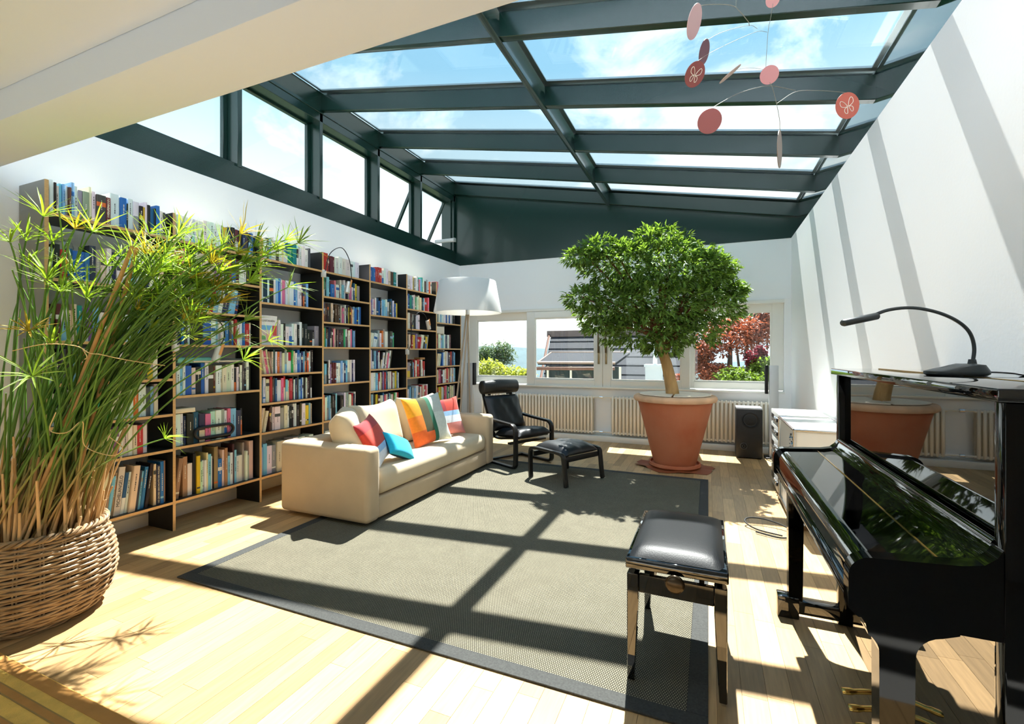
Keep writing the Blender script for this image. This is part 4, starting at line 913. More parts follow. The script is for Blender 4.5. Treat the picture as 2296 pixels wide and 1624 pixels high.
def leafset(mb, p, d, up, ln, w):
    d = d.normalized(); s = d.cross(up)
    if s.length < 1e-3: s = d.orthogonal()
    s = s.normalized(); nrm = s.cross(d)
    b = p; m = p+d*ln*0.5-nrm*ln*0.04; t = p+d*ln-nrm*ln*0.16; e = nrm*w*0.22
    mb.add([b, m+s*w*0.5+e, t, m-s*w*0.5+e, m], [(0,1,4), (1,2,4), (0,4,3), (4,2,3)])
fol = MB()
for (c, a, b_, d_) in crown:
    ntw = int(46+ 2000*a*b_)
    for _ in range(ntw):
        # twig origin near the lobe's shell
        th = rt.uniform(0, 2*PI); z = rt.uniform(-0.75, 1); r = math.sqrt(max(0, 1-z*z)); k = rt.uniform(0.62, 1.03)
        loc = c + camR*(a*r*math.cos(th)*k) + camF*(d_*r*math.sin(th)*k) + Vector((0,0,b_*z*k))
        out = (camR*(r*math.cos(th)) + camF*(r*math.sin(th)) + Vector((0,0,z*0.8+0.1))).normalized()
        for q in range(rt.randint(4, 6)):
            d = (out + Vector((rt.uniform(-1,1), rt.uniform(-1,1), rt.uniform(-0.9,0.5)))*0.85)
            leafset(fol, loc+Vector((rt.uniform(-.022,.022), rt.uniform(-.022,.022), rt.uniform(-.022,.022))), d, Vector((rt.uniform(-.5,.5), rt.uniform(-.5,.5), 1)), rt.uniform(0.055, 0.10), rt.uniform(0.024, 0.038))
fo = fol.build('foliage', LEAF, tree); fo['kind'] = 'stuff'

# ================================================================= papyrus in a wicker basket
BX, BY = -3.33, 1.29
def rad(z):
    pr = [(0.0,0.235),(0.03,0.27),(0.10,0.315),(0.20,0.336),(0.28,0.333),(0.36,0.318),(0.43,0.297),(0.47,0.284)]
    for (z0, r0), (z1, r1) in zip(pr, pr[1:]):
        if z <= z1: f = (z-z0)/(z1-z0); return r0+(r1-r0)*f
    return pr[-1][1]
WK = M('wicker', (182,154,118), 0.6, island=0.2, rnd=0.18, var=0.22, vscale=30, rgb2=(126,98,66)); WKD = M('wicker_dark', (110,80,52), 0.7)
bk = thing('wicker_basket', 'round woven wicker basket holding the papyrus', 'basket', (BX, BY, 0))
nst = 22
for i in range(nst):
    a = 2*PI*i/nst
    for da in (-0.02, 0.02): MB().tube([(BX+(rad(z)-0.004)*math.cos(a+da), BY+(rad(z)-0.004)*math.sin(a+da), z+0.002) for z in [0.47*k/9 for k in range(10)]], 0.0045, 5).build('stake', WK, bk, smooth=True)
rows = 34
for k in range(rows):
    z = 0.008+0.452*k/(rows-1); pts = []
    nn = nst*4
    for j in range(nn):
        a = 2*PI*j/nn; w = 0.0075*math.cos(a*nst/2*2/2 + PI*(k % 2)) 
        rj = random.Random(k*131+j).uniform(-0.0012, 0.0012)
        pts.append((BX+(rad(z)+w+rj)*math.cos(a), BY+(rad(z)+w+rj)*math.sin(a), z+0.0035*math.sin(a*5+k)+rj))
    MB().tube(pts, 0.0072, 6, closed=True).build('wicker_strand', WK, bk, smooth=True)
for ph in (0, 1, 2):
    pts = [(BX+(0.287+0.014*math.cos(a*16+ph*2.1))*math.cos(a), BY+(0.287+0.014*math.cos(a*16+ph*2.1))*math.sin(a), 0.472+0.012*math.sin(a*16+ph*2.1)) for a in [2*PI*j/140 for j in range(140)]]
    MB().tube(pts, 0.0085, 6, closed=True).build('rim_braid', WK, bk, smooth=True)
MB().lathe([(0.0,0.01),(0.225,0.01),(0.305,0.12),(0.318,0.25),(0.285,0.40),(0.27,0.40),(0.0,0.405)], 40, (BX, BY, 0)).build('liner', M('dark_soil',(48,36,26),0.95), bk, smooth=True)
pap = thing('papyrus_plant', 'tall papyrus plant with spiky green leaf crowns leaning over the shelves', 'plant', (BX, BY, 0.42))
STEM = M('papyrus_stem', (92,130,48), 0.5, rnd=0.25, trans=0.15); STEMD = M('dry_stem', (190,154,108), 0.8, rnd=0.25, island=0.2)
_t = STEM.node_tree; _b = _t.nodes['Principled BSDF']; _src = _b.inputs['Base Color'].links[0].from_socket
_g = _t.nodes.new('ShaderNodeNewGeometry'); _s = _t.nodes.new('ShaderNodeSeparateXYZ'); _t.links.new(_g.outputs['Position'], _s.inputs[0])
_o = _t.nodes.new('ShaderNodeObjectInfo'); _m = _t.nodes.new('ShaderNodeMath'); _m.operation = 'MULTIPLY_ADD'; _t.links.new(_o.outputs['Random'], _m.inputs[0]); _m.inputs[1].default_value = -0.35; _t.links.new(_s.outputs['Z'], _m.inputs[2])
_r = _t.nodes.new('ShaderNodeMapRange'); _t.links.new(_m.outputs[0], _r.inputs[0]); _r.inputs[1].default_value = 0.36; _r.inputs[2].default_value = 0.72
_x = _t.nodes.new('ShaderNodeMix'); _x.data_type = 'RGBA'; _t.links.new(_r.outputs[0], _x.inputs['Factor']); _x.inputs['A'].default_value = (*lin((176,142,94)), 1); _t.links.new(_src, _x.inputs['B']); _t.links.new(_x.outputs['Result'], _b.inputs['Base Color'])
CROWN = M('papyrus_leaf', (134,160,56), 0.5, island=0.30, rnd=0.25, trans=0.42); CROWN2 = M('papyrus_leaf_dry', (176,150,52), 0.6, island=0.3, rnd=0.2, trans=0.4)
UMB = [(97,486,2.5,.17,11),(23,544,2.3,.14,9),(58,540,2.4,.16,10),(117,543,2.5,.13,7),(168,514,2.6,.14,9),(207,520,2.5,.17,11),(65,589,2.4,.13,9),(106,628,2.3,.16,13),(137,655,2.3,.17,14),(194,670,2.4,.17,14),(164,610,2.45,.14,11),
       (240,597,2.6,.15,10),(271,575,2.6,.15,10),(324,570,2.6,.17,14),(377,540,2.7,.15,11),(360,610,2.6,.18,16),(271,670,2.6,.15,12),(317,705,2.7,.16,14),(444,559,2.7,.16,13),(488,613,2.7,.17,15),(496,559,2.8,.18,15),(558,632,2.9,.17,15),
       (531,570,2.9,.18,16),(569,553,3.0,.18,16),(385,665,2.7,.17,15),(406,637,2.8,.17,14),(434,651,2.8,.17,15),(352,651,2.7,.16,14),(461,683,2.8,.16,14),(339,738,2.6,.14,12),(226,755,2.5,.12,9),(66,743,2.2,.11,10),(117,775,2.3,.13,8),
       (601,765,3.1,.15,8),(72,845,2.0,.15,10),(545,808,3.0,.15,9),(368,984,2.7,.11,8),(639,539,3.2,.14,11),(613,560,3.1,.16,12),(500,640,2.9,.17,15),(470,590,2.8,.17,15),(520,610,2.9,.17,14),(415,590,2.8,.16,13),(300,620,2.7,.16,13),
       (450,720,2.8,.14,11),(395,700,2.7,.15,12),(545,590,3.0,.16,14),(575,600,3.0,.15,12),(430,610,2.7,.16,14),(480,650,2.75,.16,14),(590,575,3.05,.15,12),(345,600,2.7,.15,12),(310,660,2.6,.15,12)]
ru = random.Random(33)
def papyrus_crown(p, ax, ln, n, mat):
    mb = MB(); ax = ax.normalized(); o1 = ax.orthogonal().normalized(); o2 = ax.cross(o1)
    a0 = ru.uniform(0, 6.28)
    for i in range(n):
        a = a0+2*PI*i/n+ru.uniform(-.25, .25); sp = ru.uniform(0.55, 1.35)
        d = (ax*math.cos(sp) + (o1*math.cos(a)+o2*math.sin(a))*math.sin(sp)).normalized(); l = ln*ru.uniform(0.8, 1.4); w = ru.uniform(0.0030, 0.0054)
        s = d.cross(ax).normalized(); nrm = s.cross(d)
        drop = Vector((0,0,-1))*l*0.10
        P = [p+d*0.004, p+d*l*0.35+nrm*l*0.03, p+d*l*0.72+drop*0.4, p+d*l+drop]
        Wd = [w*0.55, w, w*0.8, w*0.08]; vs = []
        for q, ww in zip(P, Wd): vs += [q-s*ww+nrm*ww*0.25, q, q+s*ww+nrm*ww*0.25]
        fs = []
        for k in range(3): fs += [(3*k, 3*k+1, 3*k+4, 3*k+3), (3*k+1, 3*k+2, 3*k+5, 3*k+4)]
        mb.add(vs, fs)
    return mb
for i, (u, v, t, ln, n) in enumerate(UMB):
    p = from_px(u, v, t)
    if p.x < XF+0.05: p.x = XF+0.05+0.03*(i % 3)
    a = ru.uniform(0, 6.28); r_ = 0.20*math.sqrt(ru.random()); b0 = Vector((BX+r_*math.cos(a)+0.05, BY+r_*math.sin(a)+0.03, 0.41))
    hgt = p.z-b0.z; m = b0+Vector(((p.x-b0.x)*0.25, (p.y-b0.y)*0.25, hgt*0.55)); m2 = b0+Vector(((p.x-b0.x)*0.65, (p.y-b0.y)*0.65, hgt*0.90))
    path = bez(b0, m, m2, p, 12)
    so_ = MB().tube(path, [0.0062-0.00022*k for k in range(13)], 6).build('stem', STEM, pap, smooth=True)
    ax = (path[-1]-path[-3]).normalized()+Vector((0,0,0.45))
    o = papyrus_crown(p, ax, ln, n+6, CROWN2 if i % 9 == 4 else CROWN).build('leaf_crown', CROWN2 if i % 9 == 4 else CROWN, pap)
# the thicket of further leaning stems, bare or with crowns hidden in the mass
for i in range(125):
    a = ru.uniform(0, 6.28); r_ = 0.235*math.sqrt(ru.random()); b0 = Vector((BX+r_*math.cos(a), BY+r_*math.sin(a), 0.41))
    if i < 85: u, v, t = ru.gauss(430, 75), max(525, ru.gauss(640, 60)), ru.uniform(2.45, 2.95)
    else: u, v, t = ru.uniform(10, 330), ru.uniform(470, 900), ru.uniform(2.2, 2.7)
    p = from_px(u, v, t)
    if p.x < XF+0.05: p.x = XF+0.05+ru.random()*0.06
    hgt = p.z-b0.z
    path = bez(b0, b0+Vector(((p.x-b0.x)*0.25, (p.y-b0.y)*0.25, hgt*0.5)), b0+Vector(((p.x-b0.x)*0.62, (p.y-b0.y)*0.62, hgt*0.86)), p, 9)
    MB().tube(path, [0.0058-0.0003*k for k in range(10)], 5).build('stem', STEM, pap, smooth=True)
    if i < 60: papyrus_crown(p, (path[-1]-path[-3]).normalized()+Vector((0,0,0.4)), ru.uniform(.12,.17), ru.randint(11,16), CROWN).build('leaf_crown', CROWN2 if i % 7 == 3 else CROWN, pap)
for i in range(150):
    a = ru.uniform(0, 6.28); r_ = 0.255*math.sqrt(ru.random()) if i < 90 else ru.uniform(0.2, 0.262); b0 = Vector((BX+r_*math.cos(a), BY+r_*math.sin(a), 0.40)); l = ru.uniform(0.06, 0.42) if i % 3 else ru.uniform(0.3, 0.6)
    p = b0+Vector((ru.uniform(-.1,.16)*l, ru.uniform(-.1,.45)*l, l))
    MB().tube([b0, b0.lerp(p, .5)+Vector((.004,0,0)), p], [0.008, 0.0075, 0.005], 5).build('dry_stalk', STEMD, pap)
BAM = M('bamboo', (206,156,96), 0.5, var=0.1, vscale=20)
for i, (u0, v0, t0, u1, v1, t1) in enumerate(((70,1010,2.45,297,552,2.5), (238,1060,2.45,307,556,2.6), (150,1100,2.35,262,700,2.5))):
    p1 = from_px(u1, v1, t1); p0 = Vector((BX+(0.03,0.14,0.10)[i], BY+(-0.08,0.05,-0.12)[i], 0.40))
    path = [p0.lerp(p1, j/14) for j in range(15)]
    MB().tube(path, [0.0098+(0.0014 if j % 4 == 0 else 0) for j in range(15)], 9).build('bamboo_cane', BAM, pap, smooth=True)
for path in ([(28,787,2.25),(100,772,2.2),(170,776,2.2),(200,792,2.2),(225,795,2.2),(270,805,2.3),(330,815,2.4),(370,820,2.45)], [(185,782,2.2),(195,800,2.2),(190,806,2.2)], [(125,925,2.2),(112,965,2.2),(150,970,2.2),(185,945,2.3),(190,1000,2.35),(250,1022,2.4),(275,1005,2.4),(245,980,2.4)]):
    MB().tube(smoothpath([from_px(*q) for q in path], 6), 0.0022, 5).build('twine', M('raffia', (216,186,130), 0.8), pap, smooth=True)
# ================================================================= hi-fi corner
WM = M('white_sheet_metal', (240,238,228), 0.3); 
lc = thing('media_cabinet', 'low white metal cabinet with chrome tube edges', 'cabinet', (0.84, 4.66, 0))
X0, X1, Y0, Y1, Z0, Z1 = 0.625, 1.05, 4.24, 5.08, 0.05, 0.795
MB().box(X0+0.008, X1-0.008, Y0+0.008, Y1-0.008, Z0+0.005, Z1-0.003).build('body', WM, lc)
for (a, b_) in ((X0, Y0), (X1, Y0), (X0, Y1), (X1, Y1)): MB().tube([(a, b_, 0.012), (a, b_, Z1)], 0.0095, 10).build('tube_edge', CHROME, lc, smooth=True)
for z in (Z0, Z1):
    for (p, q) in (((X0,Y0),(X1,Y0)), ((X0,Y1),(X1,Y1)), ((X0,Y0),(X0,Y1)), ((X1,Y0),(X1,Y1))): MB().tube([(p[0],p[1],z), (q[0],q[1],z)], 0.0095, 10).build('tube_edge', CHROME, lc, smooth=True)
for (a, b_) in ((X0, Y0), (X1, Y0), (X0, Y1), (X1, Y1)): MB().lathe([(0.012,0.0006),(0.012,0.013)], 10, (a, b_, 0)).build('foot', CHROME, lc)
rr = random.Random(4); gr = MB()
for i in range(70):
    y = 4.30+0.20*rr.random(); z = 0.45+0.28*rr.random(); s = rr.uniform(0.006, 0.02)
    gr.box(X0-0.0008, X0+0.0085, y, y+s, z, z+s*rr.uniform(.3, 1.2), rr.choice((0,0,1,2)))
gr.build('sticker_pattern', [M('sticker_dark',(60,62,66),0.5), M('sticker_blue',(60,130,180),0.5), M('sticker_grey',(150,150,150),0.5)], lc)
hf = thing('amplifier_rack', 'silver hi-fi components stacked beside the white cabinet', 'hi-fi', (0.85, 5.5, 0))
for i, (z, hh) in enumerate(((0.03,0.20),(0.24,0.14),(0.39,0.16),(0.56,0.12),(0.69,0.125))):
    u = MB().box(0.63, 1.04, 5.13, 5.72, z, z+hh-0.008).build('component', M('silver_case',(226,226,220),0.3), hf, bevel=0.003)
    for k in range(3): MB().tube([(0.615, 5.20+0.10*k, z+hh*0.45), (0.63, 5.20+0.10*k, z+hh*0.45)], 0.022-0.004*k, 14).build('knob', CHROME if k else BLACK, u, smooth=True)
    MB().box(0.627, 0.6305, 5.50, 5.68, z+hh*0.3, z+hh*0.62).build('display', BLACK, u)
for (x_, y_) in ((0.66,5.17),(1.0,5.17),(0.66,5.68),(1.0,5.68)): MB().lathe([(0.02,0.0006),(0.02,0.031)], 10, (x_, y_, 0)).build('foot', BLACK, hf)
sw = thing('subwoofer', 'black subwoofer box standing before the radiator', 'speaker', (0.51, 7.08, 0.0))
MB().box(0.345, 0.66, 6.90, 7.24, 0.012, 0.655).build('cabinet', M('black_ash',(34,32,30),0.5,var=0.15,vscale=30), sw, bevel=0.006)
MB().box(0.347, 0.658, 6.905, 7.235, 0.655, 0.675).build('top_plate', M('perspex',(205,205,208),0.08), sw, bevel=0.003)
def disc(x, y, z, r, name, mat, par, dy=0.01): MB().lathe([(0.0,0),(r*0.3,0.004),(r*0.75,-0.006),(r*0.86,0.006),(r,0.004),(r,-dy)], 30).build(name, mat, par, M=Matrix.Translation((x, y, z)) @ Matrix.Rotation(PI/2, 4, 'X'), smooth=True, ang=50)
disc(0.515, 6.896, 0.515, 0.11, 'driver_cone', M('cone_black',(16,16,16),0.45), sw); disc(0.435, 6.897, 0.165, 0.045, 'bass_port', M('port_grey',(70,70,70),0.4), sw)
disc(0.435, 6.8945, 0.165, 0.028, 'port_hole', M('port_black',(5,5,5),0.9), sw)
for (x_, y_) in ((0.37,6.93),(0.63,6.93),(0.37,7.21),(0.63,7.21)): MB().lathe([(0.015,0.0006),(0.015,0.0135)], 10, (x_, y_, 0)).build('foot', BLACK, sw)
def column(x, y, label, flip, hgt=1.24):
    t = thing('column_speaker', label, 'speaker', (x, y, 0), group='slim column speakers')
    MB().box(x-0.10, x+0.06, y-0.10, y+0.12, 0.0006, 0.02).build('base_plate', BLACK, t, bevel=0.004)
    MB().box(x-0.05, x+0.06, y-0.035, y+0.035, 0.02, hgt).build('pillar', M('pillar_silver',(206,208,208),0.35,metal=0.2), t, bevel=0.004)
    sx = 0.061 if flip else -0.098
    MB().box(x+sx, x+sx+0.037, y-0.04, y+0.04, hgt-0.38, hgt).build('speaker_grille', M('grille_black',(28,28,30),0.7), t, bevel=0.003)
column(0.80, 7.07, 'slim white column speaker beside the subwoofer', False); column(-3.80, 7.12, 'slim grey column speaker behind the armchair', True)
cb = MB().tube(smoothpath([(0.52,4.05,0.012),(0.36,4.12,0.012),(0.28,4.2,0.03),(0.30,4.26,0.05),(0.42,4.28,0.05),(0.56,4.22,0.03),(0.62,4.1,0.012),(0.5,4.0,0.012),(0.34,4.06,0.014)], 6), 0.006, 7)
tag(cb.build('black_cable', M('black_rubber',(10,10,10),0.7), smooth=True), 'coiled black cable on the floor beyond the piano', 'cable')
tag(MB().tube(smoothpath([(0.70,6.92,0.008),(0.76,6.82,0.008),(0.86,6.86,0.008),(0.84,6.97,0.008),(0.97,6.98,0.008),(0.99,6.5,0.008)], 6), 0.005, 6).build('speaker_cable', BLACK, smooth=True), 'thin black speaker cable by the right column speaker', 'cable')

# ================================================================= hanging mobile
mo = thing('hanging_mobile', 'hanging wire mobile with red and pink discs', 'mobile', (0.24, 2.16, 2.6))
WIRE = M('pale_wire', (128,124,108), 0.6)
def mp_(u, v, t=1.93): return from_px(u, v, t)
def wire(pts, r=0.0011, sub_=6): MB().tube(smoothpath([mp_(*p) for p in pts], sub_), r*0.75, 5).build('wire', WIRE, mo, smooth=True)
wire([(1556,16,1.93),(1590,10,1.92),(1640,12,1.90),(1660,27,1.90),(1679,50,1.91)], 0.0018)
wire([(1650,18,1.9),(1652,-40,1.9),(1655,-160,1.9),(1660,-330,1.92)], 0.0011)
wire([(1578,94,1.98),(1620,72,1.97),(1678,57,1.92),(1698,64,1.93)]); wire([(1679,50,1.91),(1680,58,1.92)], 0.002)
wire([(1559,141,1.9),(1590,120,1.91),(1640,95,1.93),(1697,71,1.95),(1720,72,1.96)])
wire([(1733,8,1.93),(1728,40,1.94),(1722,72,1.96),(1717,150,1.96)], 0.0013)
wire([(1640,158,2.02),(1680,152,2.0),(1713,156,1.97)])
wire([(1726,185,1.93),(1733,200,1.93),(1742,236,1.94),(1748,270,1.95),(1749,296,1.95)], 0.0016)
wire([(1591,245,1.9),(1650,212,1.91),(1700,196,1.93),(1733,193,1.93),(1784,203,1.95)], 0.0016)
wire([(1742,232,1.94),(1784,206,1.95),(1830,203,1.97),(1880,206,2.0),(1901,209,2.02)], 0.0016)
def mdisc(u, v, t, ru_px, rv_px, rotpx, cc, label, fly=False):
    c = mp_(u, v, t); k = t/1039.0; R_ = max(ru_px, rv_px)*k; f = min(1.0, min(ru_px, rv_px)/max(ru_px, rv_px))
    # disc hanging at its own turn about the wire
    vd = (c-camO).normalized(); r0_ = vd.cross(Vector((0,0,1))).normalized(); u0_ = r0_.cross(vd)
    upv = u0_*math.cos(rotpx)+r0_*math.sin(rotpx); rgt = vd.cross(upv).normalized(); rgt = -rgt if rgt.dot(r0_) < 0 else rgt
    tilt = math.acos(f); wid = rgt*math.cos(tilt)+vd*math.sin(tilt); nrm = upv.cross(wid).normalized()
    mb = MB(); n = 36; th = 0.0012
    vs = [c+upv*R_*math.sin(2*PI*i/n)+wid*R_*math.cos(2*PI*i/n)+nrm*s*th for s in (1,-1) for i in range(n)]
    mb.add(vs, [tuple(range(n)), tuple(range(2*n-1, n-1, -1))]+[(i, (i+1) % n, n+(i+1) % n, n+i) for i in range(n)])
    o = mb.build('disc', M('disc_%d_%d' % (u, v), cc, 0.5), mo)
    if fly:
        o['label'] = label
        # butterfly outline appliqué on the disc
        wing = [(0.04,0.0),(0.20,0.35),(0.45,0.62),(0.62,0.50),(0.60,0.20),(0.38,0.04),(0.12,-0.02)]; low = [(0.06,-0.06),(0.30,-0.10),(0.42,-0.28),(0.36,-0.52),(0.20,-0.55),(0.12,-0.30)]
        for sx in (1, -1):
            for sh in (wing, low):
                for s2 in (1, -1):
                    pts = [c+wid*(sx*a*R_*0.9)+upv*(b*R_*0.9-0.05*R_)+nrm*s2*(th+0.0004) for a, b in sh]
                    P2 = smoothpath(pts+[pts[0]], 3)[:-1]
                    MB().tube(P2, 0.0013, 5, closed=True).build('butterfly_line', M('silver_line',(235,230,215),0.4), o, smooth=True)
    return o
mdisc(1557,49,1.93,14,34,0.22,(206,168,164),'')
mdisc(1579,117,1.98,10,25,0.20,(110,74,82),'')
mdisc(1558,167,1.90,20,26,0.4,(146,80,76),'dark red disc with butterfly', True)
mdisc(1733,-2,1.93,16,14,0.2,(216,156,154),'')
mdisc(1725,168,1.95,19,19,0,(214,152,154),'')
mdisc(1591,272,1.9,25,26,0.6,(178,112,116),'')
mdisc(1900,237,2.02,21,28,-0.25,(196,98,80),'orange red disc with butterfly', True)
mdisc(1748,335,1.95,4.5,40,0.0,(150,132,118),'')
mdisc(1637,166,2.0,3,26,1.0,(190,170,160),'')

# ================================================================= outside
struct(MB().box(-90, 70, 9.5, 140, -7.0, -6.5).build('ground', M('meadow',(62,72,48),0.95,var=0.2,vscale=0.3)), 'green slope outside')
SLATE = M('dark_slate', (38,40,46), 0.8, spec=0.2, rnd=0.06, var=0.05, vscale=3); COP = M('copper_edge', (112,78,62), 0.45, metal=0.3); RIDGE = M('ridge_metal', (100,84,80), 0.5)
CREAM = M('cream_render', (226,218,196), 0.8)
def tex(u, v, Y):
    d = camF + camR*((u-1148)/1039.0) + Vector((0,0,1))*((793-v)/1039.0); t = Y/d.y; return camO+d*t
ho = thing('neighbour_house', 'neighbouring house with dark slate roof and copper edging', 'house', (-2, 17, -6.5))
# main roof: courses of slate panels rising away from the window
zr0, zr1, Yr0, Yr1 = -1.30, 2.20, 13.2, 20.0
xl0, xl1 = -4.95, -6.55; xr = -0.62; nc = 11
for i in range(nc):
    f0, f1 = i/nc, (i+1)/nc+0.012
    a0, a1 = xl0+(xl1-xl0)*f0, xl0+(xl1-xl0)*f1
    y0_, y1_ = Yr0+(Yr1-Yr0)*f0, Yr0+(Yr1-Yr0)*f1; z0_, z1_ = zr0+(zr1-zr0)*f0+0.05, zr0+(zr1-zr0)*f1
    mb = MB(); mb.add([(a0,y0_,z0_),(xr,y0_,z0_),(xr,y1_,z1_),(a1,y1_,z1_),(a0,y0_,z0_-0.09),(xr,y0_,z0_-0.09),(xr,y1_,z1_-0.09),(a1,y1_,z1_-0.09)],
                      [(0,1,2,3),(7,6,5,4),(0,4,5,1),(1,5,6,2),(2,6,7,3),(3,7,4,0)]); mb.build('slate_course', SLATE, ho)
MB().box(xl1-0.15, xr, Yr1-0.15, Yr1+0.15, zr1-0.05, zr1+0.22).build('ridge', RIDGE, ho)
MB().tube([(xl0-0.08, Yr0, zr0+0.05), (xl1-0.08, Yr1, zr1+0.1)], 0.055, 6).build('verge', COP, ho)
MB().box(xl0+0.2, xr-0.2, Yr0+0.3, Yr1*2-Yr0, -6.5, zr0-0.05).build('wall', CREAM, ho)
# lean-to with glazed front, nearer
Ye = 11.2
e0 = tex(1206, 813, Ye); r0 = tex(1236, 791, Ye+2.2)
xe1 = -2.05
mb = MB(); mb.add([(e0.x,Ye,e0.z),(xe1,Ye,e0.z),(xe1,Ye+2.2,r0.z),(r0.x,Ye+2.2,r0.z),(e0.x,Ye,e0.z-0.06),(xe1,Ye,e0.z-0.06),(xe1,Ye+2.2,r0.z-0.06),(r0.x,Ye+2.2,r0.z-0.06)], [(0,1,2,3),(7,6,5,4),(0,4,5,1),(1,5,6,2),(2,6,7,3),(3,7,4,0)]); mb.build('lean_to_roof', SLATE, ho)
MB().tube([(e0.x,Ye-0.02,e0.z), (xe1,Ye-0.02,e0.z)], 0.035, 6).build('eaves_strip', M('pale_copper',(150,126,110),0.6), ho)
MB().tube([(e0.x,Ye,e0.z), (r0.x,Ye+2.2,r0.z), (xe1,Ye+2.2,r0.z)], 0.03, 6).build('verge', M('pale_copper',(150,126,110),0.6), ho)
MB().tube([(e0.x,Ye-0.1,e0.z-0.15), (xe1,Ye-0.1,e0.z-0.13)], 0.045, 8).build('gutter', COP, ho)
MB().box(e0.x+0.1, xe1, Ye+0.3, Ye+0.5, -3.0, e0.z-0.1).build('glazed_front', M('dark_glazing',(44,54,52),0.6,spec=0.2), ho)
for k in range(4): MB().box(e0.x+0.15+k*0.62, e0.x+0.2+k*0.62, Ye+0.26, Ye+0.31, -3.0, e0.z-0.1).build('glazing_bar', CREAM, ho)
chm = thing('chimney', 'white rendered chimney with pipe above the slate roof', 'chimney', (tex(1466,830,14).x, 14.2, -1.2))
cx_ = tex(1466, 830, 14).x
MB().box(cx_-0.22, cx_+0.22, 13.8, 14.3, -1.3, tex(1466,823,14).z).build('stack', M('white_render',(230,232,228),0.8), chm); MB().box(cx_-0.25, cx_+0.25, 13.77, 14.33, tex(1466,823,14).z, tex(1466,819,14).z+0.02).build('coping', M('white_render',(230,232,228),0.8), chm)
MB().lathe([(0.06,0),(0.06,1.0)], 14, (cx_+0.03, 14.05, tex(1466,819,14).z)).build('flue_pipe', M('flue',(222,226,224),0.4), chm, smooth=True)
def bush(name, label, cat, lobes, n, ln, w, mat, seed, stems=0, bark=None):
    r = random.Random(seed); t = thing(name, label, cat, tuple(lobes[0][0])[:2]+(-6.5,)); mb = MB()
    for (c, a, b_, d_) in lobes:
        for _ in range(int(n/len(lobes))):
            th = r.uniform(0, 2*PI); z = r.uniform(-1, 1); q = math.sqrt(1-z*z); k = r.uniform(0.35, 1.05)
            p = c+camR*(a*q*math.cos(th)*k)+camF*(d_*q*math.sin(th)*k)+Vector((0,0,b_*z*k))
            leafset(mb, p, Vector((r.uniform(-1,1), r.uniform(-1,1), r.uniform(-.6,.8))), Vector((r.uniform(-.6,.6), r.uniform(-.6,.6), 1)), ln*r.uniform(.6,1.3), w*r.uniform(.6,1.3))
    o = mb.build('foliage', mat, t); o['kind'] = 'stuff'
    br = MB(); base = Vector((lobes[0][0].x, lobes[0][0].y, -6.5))
    for k in range(max(stems, 1)):
        c = lobes[k % len(lobes)][0]; tip = c+Vector((r.uniform(-.3,.3), 0, r.uniform(0,.3)))
        MB().tube(bez(base, base.lerp(c, .5), c-Vector((0,0,.6)), tip, 8), [0.10-0.010*j for j in range(9)], 6).build('stem', bark or M('dark_bark',(60,44,36),0.9), t, smooth=True)
    return t
def lob(u, v, ru_, rv_, Y, d=None):
    c = tex(u, v, Y); t = (c-camO).dot(camF); return (c, ru_/1039.0*t, rv_/1039.0*t, (d or ru_/1039.0*t))
YG = M('yellow_green_leaf', (158,160,74), 0.5, island=0.3, trans=0.4); GG = M('grey_green_leaf', (92,110,78), 0.6, island=0.35, trans=0.25)
MP = M('maple_leaf', (150,88,62), 0.5, island=0.5, trans=0.35, tcol=(1.3,0.95,0.8)); MP2 = M('maple_leaf_crimson', (120,50,58), 0.5, island=0.35, trans=0.3, tcol=(1.3,0.9,0.9)); WL = M('willow_leaf', (116,134,100), 0.5, island=0.3, trans=0.4); BG_ = M('bright_green_leaf', (112,132,54), 0.5, island=0.4, trans=0.4)
bush('yellow_shrub', 'yellow-green leafy shrub outside the left window', 'shrub', [lob(1100,835,40,28,11), lob(1150,848,45,26,11.4), lob(1068,845,25,32,11), lob(1180,850,20,20,11.5)], 5200, 0.13, 0.05, YG, 1, 4)
bush('grey_green_tree', 'grey-green upright bush beyond the yellow shrub', 'tree', [lob(1090,800,28,24,16), lob(1125,795,30,28,16.5), lob(1068,805,18,18,16)], 3600, 0.20, 0.05, GG, 2, 3)
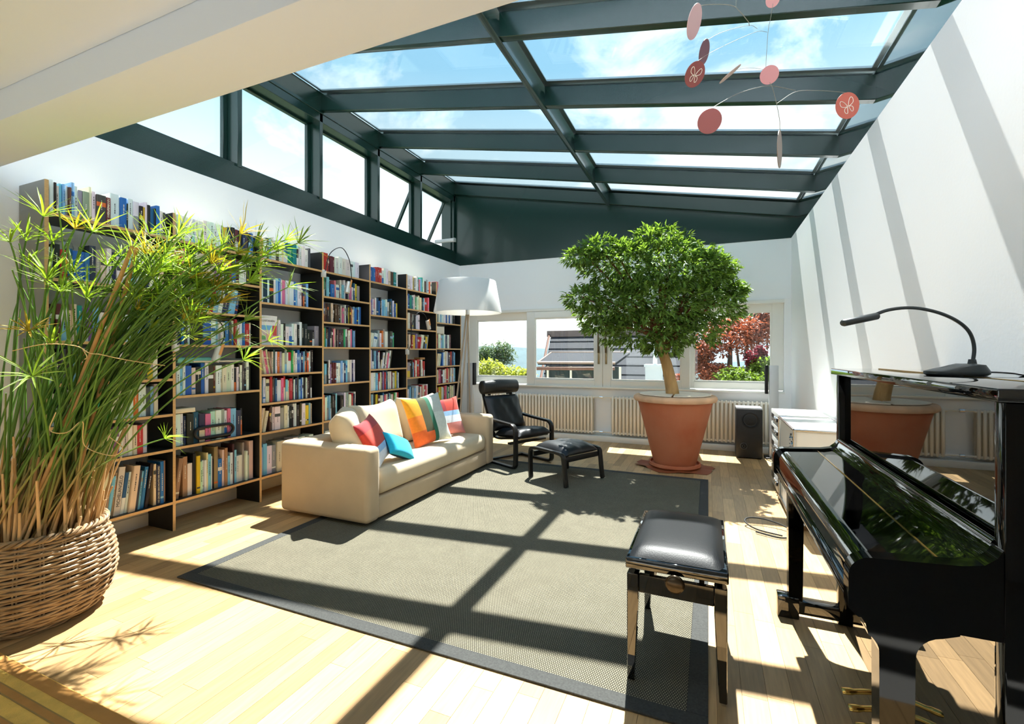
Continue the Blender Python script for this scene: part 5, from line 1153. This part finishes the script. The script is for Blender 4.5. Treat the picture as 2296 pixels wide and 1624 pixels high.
bush('red_maple', 'orange-red Japanese maple outside the right window', 'tree', [lob(1620,765,62,36,10.6), lob(1570,800,30,34,10.4), lob(1690,750,40,40,11.2), lob(1640,735,60,24,11), lob(1600,835,40,20,10.2), lob(1720,720,26,40,11.4), lob(1535,848,16,10,10)], 9500, 0.085, 0.05, MP, 3, 7)
bush('crimson_shrub', 'small crimson bush between maple and green shrub', 'shrub', [lob(1690,805,22,18,10), lob(1705,790,12,14,10)], 900, 0.08, 0.05, MP2, 4, 2)
bush('green_shrub', 'bright green shrub low in the right window', 'shrub', [lob(1650,845,46,20,9.8), lob(1712,825,26,26,9.9), lob(1690,850,40,14,9.7)], 3600, 0.085, 0.045, BG_, 5, 3)
bush('willow_tree', 'pale green willow hanging above the maple', 'tree', [lob(1690,705,46,16,24), lob(1728,720,22,28,24), lob(1650,700,30,14,24.5)], 2400, 0.40, 0.06, WL, 6, 3)
tag(MB().box(0.2, 4.2, 16, 16.2, -6.5, tex(1600,822,16).z).build('garden_wall', M('pale_boards',(132,128,120),0.8)), 'pale garden wall seen behind the maple', 'wall')
def hills(name, label, Y, base, amp, seed, col, f):  # col has bluish distance haze painted into it for the farther ranges
    r = random.Random(seed); n = 60; mb = MB(); ph = [r.uniform(0, 6) for _ in range(5)]; w = Y*2.2
    top = []
    for i in range(n+1):
        x = -w+2*w*i/n; z = base+amp*(0.5*math.sin(x/w*f+ph[0])+0.3*math.sin(x/w*f*2.3+ph[1])+0.2*math.sin(x/w*f*5.1+ph[2])+0.06*math.sin(x/w*f*13+ph[3])); top.append((x, z))
    vs = [(x, Y-Y*0.25, -60) for x, z in top]+[(x, Y, z) for x, z in top]+[(x, Y+Y*0.3, -60) for x, z in top]; m = n+1
    mb.add(vs, [(i, i+1, m+i+1, m+i) for i in range(n)]+[(m+i, m+i+1, 2*m+i+1, 2*m+i) for i in range(n)])
    struct(mb.build(name, M(name+'_mat', col, 0.95, var=0.12, vscale=0.02), smooth=True), label)
hills('hill_range', 'far hill range on the horizon, tinted pale blue with painted haze', 2600, 75, 40, 3, (108,124,132), 9)
hills('wooded_hills', 'wooded hills in the middle distance, tinted blue with painted haze', 1100, 2, 26, 5, (74,92,96), 8)
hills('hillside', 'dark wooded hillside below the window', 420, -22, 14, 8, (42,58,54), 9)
